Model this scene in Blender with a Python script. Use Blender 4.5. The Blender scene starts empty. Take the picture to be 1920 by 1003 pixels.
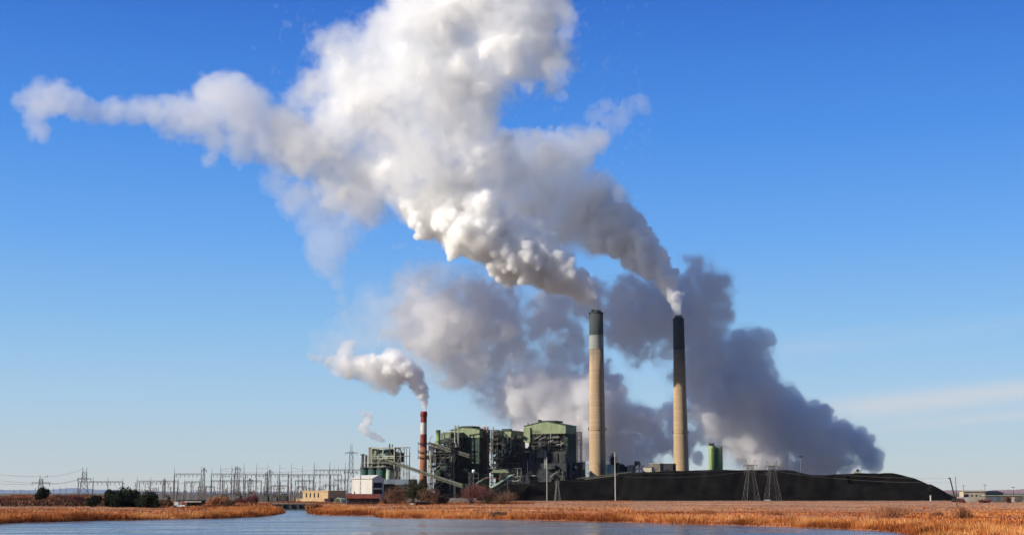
import bpy, bmesh, math, random
import numpy as np
from mathutils import Vector, Matrix

random.seed(7)
RNG = np.random.default_rng(7)
scene = bpy.context.scene
COL = scene.collection
R = math.radians

# ---------------------------------------------------------------- camera
FPX = 2637.0                       # focal length in pixels of the 1920 px wide photograph
PITCH = math.atan(420.5 / FPX)
EYE = 7.1
cam_data = bpy.data.cameras.new("camera")
cam_data.sensor_width = 36.0
cam_data.lens = 36.0 * FPX / 1920.0
cam_data.clip_start = 0.5
cam_data.clip_end = 60000.0
cam = bpy.data.objects.new("camera", cam_data)
cam.location = (0, 0, EYE)
cam.rotation_euler = (R(90) + PITCH, 0, 0)
COL.objects.link(cam)
scene.camera = cam

# ---------------------------------------------------------------- sky and sun
SUN_EL = R(28.5)
SUN_A = R(20.0)                     # sun stands to the left, twenty degrees to the viewer's side
sun_dir = Vector((-math.cos(SUN_A) * math.cos(SUN_EL), -math.sin(SUN_A) * math.cos(SUN_EL), math.sin(SUN_EL)))
world = bpy.data.worlds.new("World")
scene.world = world
world.use_nodes = True
wn = world.node_tree.nodes
wl = world.node_tree.links
bg = wn["Background"]
sky = wn.new("ShaderNodeTexSky")
sky.sky_type = 'NISHITA'
sky.sun_disc = False
sky.sun_elevation = SUN_EL
sky.sun_rotation = math.atan2(sun_dir.x, sun_dir.y)
sky.altitude = 1500.0
sky.air_density = 1.0
sky.dust_density = 0.35
sky.ozone_density = 2.2
SKY_STRENGTH = 0.09
# the clear desert sky is bluer overhead and paler low down than the model's: grade it by elevation
tc = wn.new("ShaderNodeTexCoord")
sep = wn.new("ShaderNodeSeparateXYZ")
wl.new(tc.outputs["Generated"], sep.inputs[0])
ramp = wn.new("ShaderNodeValToRGB")
stops = [(0.0, (.515, .546, .578)), (.026, (.445, .560, .635)), (.065, (.352, .555, .755)), (.12, (.215, .470, .80)), (.177, (.118, .362, .83)),
         (.25, (.052, .255, .77)), (.339, (.018, .145, .61)), (.6, (.04, .14, .44)), (1.0, (.06, .15, .40))]
el = ramp.color_ramp.elements
while len(el) < len(stops): el.new(0.5)
for e_, (p_, c_) in zip(el, stops):
    e_.position = p_; e_.color = (*c_, 1)
wl.new(sep.outputs[2], ramp.inputs[0])
rs = wn.new("ShaderNodeVectorMath"); rs.operation = 'SCALE'
rs.inputs["Scale"].default_value = 0.85 / SKY_STRENGTH
wl.new(ramp.outputs[0], rs.inputs[0])
gm = wn.new("ShaderNodeMix"); gm.data_type = 'RGBA'
gm.inputs[0].default_value = 0.85
wl.new(sky.outputs[0], gm.inputs[6]); wl.new(rs.outputs[0], gm.inputs[7])
SKY_OUT = gm.outputs[2]
def wmath(op, a, b=None, c=None):
    n = wn.new("ShaderNodeMath"); n.operation = op
    for i, v in enumerate((a, b, c)):
        if v is None: continue
        if isinstance(v, (int, float)): n.inputs[i].default_value = v
        else: wl.new(v, n.inputs[i])
    return n.outputs[0]
def wrange(v, a, b, c, d):
    n = wn.new("ShaderNodeMapRange"); n.interpolation_type = 'SMOOTHSTEP'
    wl.new(v, n.inputs[0])
    for i, x in enumerate((a, b, c, d)): n.inputs[i + 1].default_value = x
    return n.outputs[0]
azim = wmath('ARCTAN2', sep.outputs[0], sep.outputs[1])
elev = wmath('ARCSINE', sep.outputs[2])
# the sky outside the view is dimmed to deepen the shadows
dim = wn.new("ShaderNodeVectorMath"); dim.operation = 'SCALE'
wl.new(SKY_OUT, dim.inputs[0]); wl.new(wrange(wmath('ABSOLUTE', azim), 0.5, 1.7, 1.0, 0.55), dim.inputs["Scale"])
SKY_OUT = dim.outputs[0]
# thin high cirrus low in the right of the sky, part of the sky itself
tilt = wmath('SUBTRACT', elev, wmath('MULTIPLY', azim, 0.085))
comb = wn.new("ShaderNodeCombineXYZ")
wl.new(wmath('MULTIPLY', azim, 5.0), comb.inputs[0])
wl.new(wmath('MULTIPLY', tilt, 75.0), comb.inputs[1])
cn = wn.new("ShaderNodeTexNoise"); cn.inputs["Scale"].default_value = 1.0; cn.inputs["Detail"].default_value = 5.0
cn.inputs["Distortion"].default_value = 0.5
wl.new(comb.outputs[0], cn.inputs["Vector"])
def band(c, w, a0, a1, s):
    g = wmath('POWER', wmath('SUBTRACT', 1.0, wmath('MINIMUM', 1.0, wmath('MULTIPLY', wmath('ABSOLUTE', wmath('SUBTRACT', tilt, c)), 1.0 / w))), 1.5)
    return wmath('MULTIPLY', wmath('MULTIPLY', g, wrange(azim, a0, a1, 0, 1)), s)
cm = wmath('ADD', wmath('ADD', band(.0365, .014, .13, .27, 1.05), band(.0215, .008, .17, .30, .75)), band(.083, .012, .16, .22, .28))
cmask = wmath('MINIMUM', 0.75, wmath('MULTIPLY', cm, wrange(cn.outputs["Fac"], 0.34, 0.62, 0.22, 1)))
cmix = wn.new("ShaderNodeMix"); cmix.data_type = 'RGBA'
wl.new(cmask, cmix.inputs[0])
wl.new(SKY_OUT, cmix.inputs[6]); cmix.inputs[7].default_value = (5.6, 5.9, 6.3, 1)
wl.new(cmix.outputs[2], bg.inputs["Color"])
bg.inputs["Strength"].default_value = SKY_STRENGTH

sun_data = bpy.data.lights.new("sun", 'SUN')
sun_data.energy = 5.0
sun_data.angle = R(0.53)
sun_data.color = (1.0, 0.915, 0.78)
sun = bpy.data.objects.new("sun", sun_data)
sun.rotation_euler = (-sun_dir).to_track_quat('-Z', 'Y').to_euler()
sun.location = sun_dir * 3000
COL.objects.link(sun)

scene.view_settings.view_transform = 'Standard'
scene.view_settings.look = 'None'
scene.view_settings.gamma = 1.0
scene.view_settings.use_curve_mapping = False
scene.view_settings.exposure = 0.36
scene.render.engine = 'CYCLES'
cy = scene.cycles
cy.max_bounces = 26
cy.diffuse_bounces = 3
cy.glossy_bounces = 2
cy.transmission_bounces = 4
cy.volume_bounces = 26
cy.transparent_max_bounces = 26
cy.use_denoising = True
cy.use_adaptive_sampling = True
cy.adaptive_threshold = 0.03
cy.caustics_reflective = False
cy.caustics_refractive = False

# ---------------------------------------------------------------- placing helpers
CHY = 1361.0; CHY2 = 1413.0; RY = 1525.0     # depths of the two tall chimneys and of the rear smoke
CT, ST = math.cos(PITCH), math.sin(PITCH)
def P(px, py, Y):
    """The point at depth Y (metres) seen at photograph pixel (px, py)."""
    u = (px - 960.0) / FPX; v = (501.5 - py) / FPX
    d = (u, CT - v * ST, ST + v * CT)
    t = Y / d[1]
    return Vector((d[0] * t, Y, EYE + d[2] * t))
def G(px, py, z=0.0):
    """The point of the level z seen at photograph pixel (px, py)."""
    u = (px - 960.0) / FPX; v = (501.5 - py) / FPX
    d = (u, CT - v * ST, ST + v * CT)
    t = (z - EYE) / d[2]
    return Vector((d[0] * t, d[1] * t, z))
def zp(py, Y): return P(960, py, Y).z
def xp(px, py, Y): return P(px, py, Y).x

# ---------------------------------------------------------------- objects and tags
def tag(o, label=None, cat=None, group=None, kind=None):
    if label: o["label"] = label
    if cat: o["category"] = cat
    if group: o["group"] = group
    if kind: o["kind"] = kind
    return o
def thing(name, label, cat, loc=(0, 0, 0), rz=0.0, group=None):
    o = bpy.data.objects.new(name, None)
    o.empty_display_size = 1.0
    o.location = loc; o.rotation_euler = (0, 0, rz)
    COL.objects.link(o)
    return tag(o, label, cat, group)
def link_mesh(name, verts, faces, mat, parent=None, smooth=False):
    me = bpy.data.meshes.new(name)
    me.from_pydata([tuple(v) for v in verts], [], faces)
    me.update()
    if mat is not None:
        for m in (mat if isinstance(mat, (list, tuple)) else [mat]): me.materials.append(m)
    if smooth:
        me.polygons.foreach_set("use_smooth", [True] * len(me.polygons))
    o = bpy.data.objects.new(name, me)
    COL.objects.link(o)
    if parent is not None: o.parent = parent
    return o
def fast_mesh(name, verts, quads, mat, parent=None, mat_index=None, tris=False, smooth=False):
    k = 3 if tris else 4
    me = bpy.data.meshes.new(name)
    nv, nf = len(verts), len(quads)
    me.vertices.add(nv); me.vertices.foreach_set("co", np.asarray(verts, np.float32).ravel())
    me.loops.add(nf * k); me.loops.foreach_set("vertex_index", np.asarray(quads, np.int32).ravel())
    me.polygons.add(nf)
    me.polygons.foreach_set("loop_start", np.arange(0, nf * k, k, dtype=np.int32))
    for m in (mat if isinstance(mat, (list, tuple)) else [mat]): me.materials.append(m)
    if mat_index is not None: me.polygons.foreach_set("material_index", np.asarray(mat_index, np.int32))
    if smooth: me.polygons.foreach_set("use_smooth", np.ones(nf, dtype=bool))
    me.update(calc_edges=True)
    o = bpy.data.objects.new(name, me)
    COL.objects.link(o)
    if parent is not None: o.parent = parent
    return o
# ---------------------------------------------------------------- materials
def mat(name, color, rough=0.8, var=0.25, scale=0.3, metal=0.0, stretch=(1, 1, 1), color2=None, bump=0.0, spec=0.3, detail=5.0, lo=0.35, hi=0.65):
    m = bpy.data.materials.new(name); m.use_nodes = True
    nt = m.node_tree; b = nt.nodes["Principled BSDF"]
    b.inputs["Roughness"].default_value = rough; b.inputs["Metallic"].default_value = metal
    b.inputs["Specular IOR Level"].default_value = spec
    t = nt.nodes.new("ShaderNodeTexCoord"); mp = nt.nodes.new("ShaderNodeMapping")
    mp.inputs["Scale"].default_value = stretch
    n = nt.nodes.new("ShaderNodeTexNoise"); n.inputs["Scale"].default_value = scale; n.inputs["Detail"].default_value = detail
    nt.links.new(t.outputs["Object"], mp.inputs[0]); nt.links.new(mp.outputs[0], n.inputs["Vector"])
    r = nt.nodes.new("ShaderNodeValToRGB")
    r.color_ramp.elements[0].position = lo; r.color_ramp.elements[1].position = hi
    c2 = color2 if color2 else tuple(c * (1 - var) for c in color)
    c1 = color if color2 else tuple(min(1, c * (1 + var * 0.6)) for c in color)
    r.color_ramp.elements[0].color = (*c2, 1); r.color_ramp.elements[1].color = (*c1, 1)
    nt.links.new(n.outputs["Fac"], r.inputs[0]); nt.links.new(r.outputs[0], b.inputs["Base Color"])
    if bump:
        bp = nt.nodes.new("ShaderNodeBump"); bp.inputs["Strength"].default_value = 0.6; bp.inputs["Distance"].default_value = bump
        nt.links.new(n.outputs["Fac"], bp.inputs["Height"]); nt.links.new(bp.outputs[0], b.inputs["Normal"])
    return m
def cladding(name, color, pitch=1.2, var=0.2):
    """Ribbed metal sheeting: fine vertical ribs, sheet-lap lines and weather streaks."""
    m = mat(name, color, 0.55, var, 0.25, stretch=(1, 1, 0.25))
    nt = m.node_tree; b = nt.nodes["Principled BSDF"]
    t = nt.nodes.new("ShaderNodeTexCoord"); s = nt.nodes.new("ShaderNodeSeparateXYZ"); nt.links.new(t.outputs["Object"], s.inputs[0])
    a = nt.nodes.new("ShaderNodeMath"); a.operation = 'ADD'; nt.links.new(s.outputs[0], a.inputs[0]); nt.links.new(s.outputs[1], a.inputs[1])
    c = nt.nodes.new("ShaderNodeCombineXYZ"); nt.links.new(a.outputs[0], c.inputs[0])
    w = nt.nodes.new("ShaderNodeTexWave"); w.wave_profile = 'SIN'; w.inputs["Scale"].default_value = 0.31 / pitch
    nt.links.new(c.outputs[0], w.inputs["Vector"])
    bp = nt.nodes.new("ShaderNodeBump"); bp.inputs["Strength"].default_value = 0.35; bp.inputs["Distance"].default_value = 0.08
    nt.links.new(w.outputs["Fac"], bp.inputs["Height"]); nt.links.new(bp.outputs[0], b.inputs["Normal"])
    return m
M = {}
M['pale_green'] = cladding("pale_green_cladding", (.21, .26, .145))
M['dark_green'] = cladding("dark_green_cladding", (.022, .050, .036), var=.4)
M['teal'] = cladding("teal_cladding", (.03, .10, .075), var=.3)
M['navy'] = cladding("dark_blue_cladding", (.016, .020, .026), var=.4)
M['white_clad'] = cladding("white_cladding", (.62, .60, .56), var=.1)
M['blue_grey'] = cladding("blue_grey_cladding", (.10, .13, .17), var=.3)
M['beige'] = cladding("beige_cladding", (.42, .38, .29), var=.15)
M['tan'] = mat("tan_render", (.50, .36, .20), .85, .12, .4)
M['red_roof'] = cladding("rust_red_roof", (.17, .045, .025), 0.8, var=.3)
M['brown_wall'] = mat("brown_boards", (.07, .04, .03), .85, .4, .6)
M['steel'] = mat("dark_steel", (.045, .05, .048), .6, .5, .4, metal=.2)
M['galv'] = mat("galvanised_steel", (.17, .175, .17), .5, .25, .4, metal=.3)
M['pale_steel'] = mat("pale_painted_steel", (.33, .33, .25), .55, .25, .4)
M['sub_steel'] = mat("substation_steel", (.17, .17, .17), .6, .3, .4, metal=.2)
M['duct'] = mat("dark_duct", (.022, .024, .026), .7, .5, .15)
M['duct_grey'] = mat("grey_duct", (.042, .044, .044), .6, .5, .15)
M['insul'] = mat("weathered_insulation", (.15, .135, .11), .7, .4, .3)
M['bright_pipe'] = mat("pale_pipework", (.36, .36, .31), .5, .3, .4)
M['dull_steel'] = mat("dull_pylon_steel", (.095, .095, .09), .7, .3, .4)
M['lagging'] = mat("green_grey_lagging", (.15, .18, .13), .7, .4, .3)
M['rust'] = mat("rusty_pipe", (.20, .075, .04), .8, .4, .5)
M['green_tank'] = cladding("green_tank_paint", (.21, .29, .10), 2.0, var=.15)
M['vessel'] = mat("pale_green_vessel", (.32, .42, .30), .5, .15, .3)
M['red_paint'] = mat("red_paint", (.20, .028, .022), .6, .3, .5, stretch=(1, 1, .3))
M['white_paint'] = mat("white_paint", (.48, .46, .43), .6, .15, .5, stretch=(1, 1, .3))
M['rust_conc'] = mat("orange_stained_concrete", (.27, .11, .055), .85, .25, .3, stretch=(1, 1, .3))
M['white_metal'] = mat("white_enamel", (.75, .75, .73), .45, .1, .5)
M['glass'] = mat("dark_window_glass", (.02, .025, .03), .15, .2, .3, spec=.6)
M['black'] = mat("black_rubber", (.015, .015, .015), .8, .3, .5)
M['bark'] = mat("bark", (.07, .05, .035), .9, .3, 2.0)
M['porcelain'] = mat("brown_porcelain", (.13, .08, .06), .4, .3, 1.0)
M['concrete'] = mat("weathered_concrete", (.26, .25, .23), .9, .25, .3, bump=.03)
M['dark_conc'] = mat("damp_dark_concrete", (.055, .062, .066), .85, .4, .3)
def chimney_concrete(name, c):
    """Slip-formed concrete: pour rings every lift, long vertical sooty streaks and blotches."""
    m = mat(name, c, .9, .16, .10, stretch=(1, 1, .12))
    nt = m.node_tree; b = nt.nodes["Principled BSDF"]; src = b.inputs["Base Color"].links[0].from_socket
    t = nt.nodes.new("ShaderNodeTexCoord"); s = nt.nodes.new("ShaderNodeSeparateXYZ"); nt.links.new(t.outputs["Object"], s.inputs[0])
    cz = nt.nodes.new("ShaderNodeCombineXYZ"); nt.links.new(s.outputs[2], cz.inputs[2])
    n = nt.nodes.new("ShaderNodeTexNoise"); n.inputs["Scale"].default_value = .42; n.inputs["Detail"].default_value = 6
    nt.links.new(cz.outputs[0], n.inputs["Vector"])
    mr = nt.nodes.new("ShaderNodeMapRange"); mr.inputs[1].default_value = .3; mr.inputs[2].default_value = .7; mr.inputs[3].default_value = .78; mr.inputs[4].default_value = 1.1
    nt.links.new(n.outputs["Fac"], mr.inputs[0])
    mx = nt.nodes.new("ShaderNodeVectorMath"); mx.operation = 'SCALE'
    nt.links.new(src, mx.inputs[0]); nt.links.new(mr.outputs[0], mx.inputs["Scale"]); nt.links.new(mx.outputs[0], b.inputs["Base Color"])
    return m
M['stack'] = chimney_concrete("chimney_concrete", (.46, .335, .21))
M['stack_brown'] = chimney_concrete("brown_stained_concrete", (.44, .32, .195))
def top_shade(m, z0, z1, c=(.10, .09, .08)):
    """Plume shade painted into the concrete below the top, ragged at its lower end."""
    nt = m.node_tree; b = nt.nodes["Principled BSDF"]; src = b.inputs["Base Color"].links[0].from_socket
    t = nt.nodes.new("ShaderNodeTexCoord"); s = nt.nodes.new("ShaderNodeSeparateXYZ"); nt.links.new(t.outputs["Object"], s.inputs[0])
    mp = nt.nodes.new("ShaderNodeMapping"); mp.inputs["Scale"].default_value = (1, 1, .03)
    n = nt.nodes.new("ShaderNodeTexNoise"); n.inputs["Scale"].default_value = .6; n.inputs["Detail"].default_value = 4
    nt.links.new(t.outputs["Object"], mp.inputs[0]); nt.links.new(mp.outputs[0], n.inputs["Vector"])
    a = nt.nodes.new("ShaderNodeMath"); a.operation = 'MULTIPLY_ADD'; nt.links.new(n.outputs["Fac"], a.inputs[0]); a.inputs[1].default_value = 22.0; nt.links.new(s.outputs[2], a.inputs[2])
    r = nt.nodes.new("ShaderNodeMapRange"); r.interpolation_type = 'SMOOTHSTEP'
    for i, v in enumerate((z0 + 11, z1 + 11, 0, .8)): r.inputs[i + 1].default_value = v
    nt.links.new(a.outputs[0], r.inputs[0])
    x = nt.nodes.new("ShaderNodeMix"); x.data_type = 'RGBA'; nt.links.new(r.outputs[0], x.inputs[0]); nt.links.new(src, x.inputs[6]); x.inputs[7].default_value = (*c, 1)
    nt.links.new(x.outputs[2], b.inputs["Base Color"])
top_shade(M['stack'], 116, 150); top_shade(M['stack_brown'], 104, 150)  # upper shafts darkened in colour to stand for the plume's shade
M['sunlit_band'] = chimney_concrete("sunlit_chimney_paint", (.27, .28, .265))  # same top paint, lightened in colour where sun passes under the plume
M['stack_paint'] = chimney_concrete("dark_shaded_paint", (.052, .064, .068))  # dark top paint with the plume's shade put into its colour

# ---------------------------------------------------------------- mesh builder
class MB:
    def __init__(s): s.v = []; s.f = []
    def add(s, vs, fs):
        b = len(s.v); s.v += [tuple(v) for v in vs]; s.f += [tuple(i + b for i in f) for f in fs]; return s
    def box(s, x0, x1, y0, y1, z0, z1):
        return s.add([(x0, y0, z0), (x1, y0, z0), (x1, y1, z0), (x0, y1, z0), (x0, y0, z1), (x1, y0, z1), (x1, y1, z1), (x0, y1, z1)],
                     [(0, 3, 2, 1), (4, 5, 6, 7), (0, 1, 5, 4), (1, 2, 6, 5), (2, 3, 7, 6), (3, 0, 4, 7)])
    def bar(s, p, q, w, h=None):
        p = Vector(p); q = Vector(q); d = (q - p)
        if d.length < 1e-6: return s
        d.normalize(); h = h or w
        a = d.cross(Vector((0, 0, 1)))
        if a.length < 1e-4: a = Vector((1, 0, 0))
        a.normalize(); b = a.cross(d); a = a * w / 2; b = b * h / 2
        vs = [p - a - b, p + a - b, p + a + b, p - a + b, q - a - b, q + a - b, q + a + b, q - a + b]
        return s.add(vs, [(0, 3, 2, 1), (4, 5, 6, 7), (0, 1, 5, 4), (1, 2, 6, 5), (2, 3, 7, 6), (3, 0, 4, 7)])
    def cyl(s, p, q, r0, r1=None, n=12, cap=True):
        p = Vector(p); q = Vector(q); r1 = r0 if r1 is None else r1
        d = (q - p).normalized(); a = d.cross(Vector((0, 0, 1)))
        if a.length < 1e-4: a = Vector((1, 0, 0))
        a.normalize(); b = d.cross(a)
        vs = []
        for c, r in ((p, r0), (q, r1)):
            for i in range(n):
                t = 2 * math.pi * i / n; vs.append(c + a * (math.cos(t) * r) + b * (math.sin(t) * r))
        fs = [(i, (i + 1) % n, n + (i + 1) % n, n + i) for i in range(n)]
        if cap: fs += [tuple(range(n))[::-1], tuple(range(n, 2 * n))]
        return s.add(vs, fs)
    def lathe(s, prof, n=32, c=(0, 0), cap=True):
        vs = []
        for r, z in prof:
            for i in range(n):
                t = 2 * math.pi * i / n; vs.append((c[0] + r * math.cos(t), c[1] + r * math.sin(t), z))
        fs = []
        for k in range(len(prof) - 1):
            for i in range(n): fs.append((k * n + i, k * n + (i + 1) % n, (k + 1) * n + (i + 1) % n, (k + 1) * n + i))
        if cap: fs += [tuple(range(n))[::-1], tuple(range((len(prof) - 1) * n, len(prof) * n))]
        return s.add(vs, fs)
    def gable(s, x0, x1, y0, y1, z0, z1, axis='y', over=0.0, t=None):
        """Gable roof prism; ridge runs along AXIS."""
        if axis == 'y':
            xm = (x0 + x1) / 2
            vs = [(x0, y0, z0), (x1, y0, z0), (xm, y0, z1), (x0, y1, z0), (x1, y1, z0), (xm, y1, z1)]
            return s.add(vs, [(0, 1, 2), (5, 4, 3), (0, 3, 4, 1), (1, 4, 5, 2), (2, 5, 3, 0)])
        ym = (y0 + y1) / 2
        vs = [(x0, y0, z0), (x0, y1, z0), (x0, ym, z1), (x1, y0, z0), (x1, y1, z0), (x1, ym, z1)]
        return s.add(vs, [(2, 1, 0), (3, 4, 5), (0, 1, 4, 3), (1, 2, 5, 4), (2, 0, 3, 5)])
    def roof_slabs(s, x0, x1, y0, y1, z0, z1, axis='y', t=0.35):
        if axis == 'y':
            xm = (x0 + x1) / 2
            for xa in (x0, x1):
                vs = [(xa, y0, z0), (xm, y0, z1), (xm, y1, z1), (xa, y1, z0)]
                s.add(vs + [(a, b, c + t) for a, b, c in vs], [(0, 1, 2, 3), (7, 6, 5, 4), (0, 4, 5, 1), (1, 5, 6, 2), (2, 6, 7, 3), (3, 7, 4, 0)])
        else:
            ym = (y0 + y1) / 2
            for ya in (y0, y1):
                vs = [(x0, ya, z0), (x0, ym, z1), (x1, ym, z1), (x1, ya, z0)]
                s.add(vs + [(a, b, c + t) for a, b, c in vs], [(0, 1, 2, 3), (7, 6, 5, 4), (0, 4, 5, 1), (1, 5, 6, 2), (2, 6, 7, 3), (3, 7, 4, 0)])
        return s
    def lattice(s, c, w0, w1, z0, z1, panels, bw, d0=None, d1=None):
        """Four-legged lattice shaft with crossed bracing, half widths w0 (foot) to w1 (top)."""
        d0 = d0 or w0; d1 = d1 or w1
        def cor(t, i):
            sx, sy = ((-1, -1), (1, -1), (1, 1), (-1, 1))[i]
            return Vector((c[0] + sx * (w0 + (w1 - w0) * t), c[1] + sy * (d0 + (d1 - d0) * t), z0 + (z1 - z0) * t))
        for i in range(4): s.bar(cor(0, i), cor(1, i), bw * 1.3)
        for k in range(panels):
            t0, t1 = k / panels, (k + 1) / panels
            for i in range(4):
                j = (i + 1) % 4
                s.bar(cor(t0, i), cor(t1, j), bw * .8); s.bar(cor(t0, j), cor(t1, i), bw * .8); s.bar(cor(t1, i), cor(t1, j), bw * .8)
        return s
    def truss(s, p, q, h, w, n, bw):
        """Box truss between two points."""
        p = Vector(p); q = Vector(q); d = (q - p); a = Vector((-d.y, d.x, 0)).normalized() * w / 2
        up = Vector((0, 0, h / 2))
        cs = [a + up, -a + up, -a - up, a - up]
        for o in cs: s.bar(p + o, q + o, bw)
        for k in range(n):
            u0 = p + d * (k / n); u1 = p + d * ((k + 1) / n)
            for i in range(4):
                j = (i + 1) % 4
                s.bar(u0 + cs[i], u1 + cs[j] if k % 2 else u1 + cs[j], bw * .7); s.bar(u1 + cs[i], u1 + cs[j], bw * .7)
        return s
    def rail(s, pts, h=1.1, w=.08):
        for p, q in zip(pts[:-1], pts[1:]):
            p = Vector(p); q = Vector(q)
            for z in (h, h * .55): s.bar(p + Vector((0, 0, z)), q + Vector((0, 0, z)), w)
            n = max(1, int((q - p).length / 2.5))
            for k in range(n + 1):
                u = p + (q - p) * (k / n); s.bar(u, u + Vector((0, 0, h)), w)
        return s
    def build(s, name, m, parent=None, smooth=False): return link_mesh(name, s.v, s.f, m, parent, smooth)

def copy_tree(o, parent=None):
    c = o.copy(); COL.objects.link(c)
    if parent is not None: c.parent = parent
    for ch in list(o.children): copy_tree(ch, c)
    return c
ORD = "first second third fourth fifth sixth seventh eighth ninth tenth eleventh twelfth thirteenth fourteenth fifteenth sixteenth seventeenth eighteenth nineteenth twentieth twenty-first twenty-second twenty-third twenty-fourth".split()

# ---------------------------------------------------------------- ground and water
WATER = -0.8
shore_px = [(-420, 993), (-60, 983), (0, 981), (50, 979), (100, 978), (200, 975), (330, 973), (430, 971), (490, 968), (520, 964.5), (532, 961), (527, 957.5), (524, 954.6), (577, 954.6), (577, 958),
            (584, 963), (600, 964.5), (640, 966), (700, 966.5), (716, 970), (760, 971), (860, 972), (960, 973.5), (1060, 976), (1160, 978.5), (1280, 981.5), (1400, 985), (1480, 987.5), (1560, 990.5), (1620, 993), (1670, 996), (1700, 1000), (1716, 1006), (1730, 1016)]
shore = [G(x, y, WATER).to_2d() for x, y in shore_px] + [Vector((95, 190)), Vector((160, 120)), Vector((320, 40)), Vector((-260, 30)), Vector((-420, 120))]
SH = np.array(shore)
def lake_dist(X, Y):
    """Signed distance to the shoreline, positive on land."""
    best = np.full(X.shape, 1e9); inside = np.zeros(X.shape, bool)
    for i in range(len(SH)):
        a = SH[i]; b = SH[(i + 1) % len(SH)]; d = b - a
        t = np.clip(((X - a[0]) * d[0] + (Y - a[1]) * d[1]) / (d @ d), 0, 1)
        best = np.minimum(best, np.hypot(X - a[0] - t * d[0], Y - a[1] - t * d[1]))
        c = (a[1] > Y) != (b[1] > Y)
        inside ^= c & (X < (b[0] - a[0]) * (Y - a[1]) / (b[1] - a[1] + 1e-12) + a[0])
    return np.where(inside, -best, best)
_lat = np.random.default_rng(3).uniform(-1, 1, (128, 128))
def noise2(X, Y, sc):
    x = X / sc + 500.3; y = Y / sc + 500.7
    i = np.floor(x).astype(int); j = np.floor(y).astype(int); f = x - i; g = y - j
    f = f * f * (3 - 2 * f); g = g * g * (3 - 2 * g)
    a = _lat[i % 128, j % 128]; b = _lat[(i + 1) % 128, j % 128]; c = _lat[i % 128, (j + 1) % 128]; d = _lat[(i + 1) % 128, (j + 1) % 128]
    return (a * (1 - f) + b * f) * (1 - g) + (c * (1 - f) + d * f) * g
def sstep(x, a, b):
    t = np.clip((x - a) / (b - a), 0, 1); return t * t * (3 - 2 * t)
def ground_z(X, Y):
    X = np.asarray(X, float); Y = np.asarray(Y, float)
    d = lake_dist(X, Y)
    amp = .25 * sstep(d, 2, 25)
    z = np.where(d > 0, np.minimum(WATER + .05 + d * .2, 0), np.maximum(WATER + d * .3, -3))
    z = z + amp * (noise2(X, Y, 22) + .5 * noise2(X, Y, 8)) * (1 - sstep(Y, 900, 1300) * .8)
    ridge = sstep(-X / np.maximum(Y, 1), .247, .275) * sstep(Y, 640, 700) * (1 - sstep(Y, 780, 860))    # low brushy rise at the far left
    z = z + ridge * (3.6 + .8 * noise2(X, Y, 40))
    return z
def gz(x, y): return float(ground_z(np.array([x]), np.array([y]))[0])
rows = np.concatenate([np.linspace(20, 225, 40), np.arange(228, 720, 2.2), np.geomspace(722, 1500, 90), np.geomspace(1520, 14000, 50)])
ang = np.linspace(-math.tan(R(34)), math.tan(R(34)), 420)
YY, AA = np.meshgrid(rows, ang, indexing='ij')
XX = AA * (YY + 60)
ZZ = ground_z(XX, YY)
nr, nc = XX.shape
ii = np.arange(nr * nc).reshape(nr, nc)
gq = np.stack([ii[:-1, :-1], ii[:-1, 1:], ii[1:, 1:], ii[1:, :-1]], -1).reshape(-1, 4)
def ground_mat():
    m = bpy.data.materials.new("dry_field"); m.use_nodes = True
    nt = m.node_tree; b = nt.nodes["Principled BSDF"]; b.inputs["Roughness"].default_value = .95; b.inputs["Specular IOR Level"].default_value = .1
    t = nt.nodes.new("ShaderNodeTexCoord")
    def noise(sc, st, det=5):
        mp = nt.nodes.new("ShaderNodeMapping"); mp.inputs["Scale"].default_value = st
        n = nt.nodes.new("ShaderNodeTexNoise"); n.inputs["Scale"].default_value = sc; n.inputs["Detail"].default_value = det
        nt.links.new(t.outputs["Object"], mp.inputs[0]); nt.links.new(mp.outputs[0], n.inputs["Vector"]); return n.outputs["Fac"]
    def ramp(f, a, b_, c1, c2):
        r = nt.nodes.new("ShaderNodeValToRGB"); r.color_ramp.elements[0].position = a; r.color_ramp.elements[1].position = b_
        r.color_ramp.elements[0].color = (*c1, 1); r.color_ramp.elements[1].color = (*c2, 1); nt.links.new(f, r.inputs[0]); return r.outputs[0]
    def mix(f, a, b_):
        x = nt.nodes.new("ShaderNodeMix"); x.data_type = 'RGBA'
        nt.links.new(f, x.inputs[0]); nt.links.new(a, x.inputs[6]); nt.links.new(b_, x.inputs[7]); return x.outputs[2]
    c = ramp(noise(.02, (1, .35, 1)), .38, .62, (.42, .16, .07), (.54, .27, .15))
    d = ramp(noise(.15, (1, .3, 1)), .40, .62, (.26, .085, .038), (.50, .20, .085))
    col = mix(ramp(noise(.008, (1, .5, 1)), .45, .55, (.35,) * 3, (.75,) * 3), c, d)
    # beyond the plant the plain is dull scrub, not cropped orange grass
    geo = nt.nodes.new("ShaderNodeSeparateXYZ"); nt.links.new(t.outputs["Object"], geo.inputs[0])
    far = nt.nodes.new("ShaderNodeMapRange"); nt.links.new(geo.outputs[1], far.inputs[0]); far.inputs[1].default_value = 1000; far.inputs[2].default_value = 1250
    mid = nt.nodes.new("ShaderNodeMapRange"); nt.links.new(geo.outputs[1], mid.inputs[0]); mid.inputs[1].default_value = 470; mid.inputs[2].default_value = 640
    col = mix(mid.outputs[0], col, ramp(noise(.03, (1, .3, 1)), .38, .62, (.30, .16, .095), (.42, .25, .155)))
    col = mix(far.outputs[0], col, ramp(noise(.004, (1, 1, 1)), .4, .6, (.12, .10, .075), (.18, .145, .11)))
    nt.links.new(col, b.inputs["Base Color"])
    return m
tag(fast_mesh("ground", np.stack([XX, YY, ZZ], -1).reshape(-1, 3), gq, ground_mat(), smooth=True), kind="structure")
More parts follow.
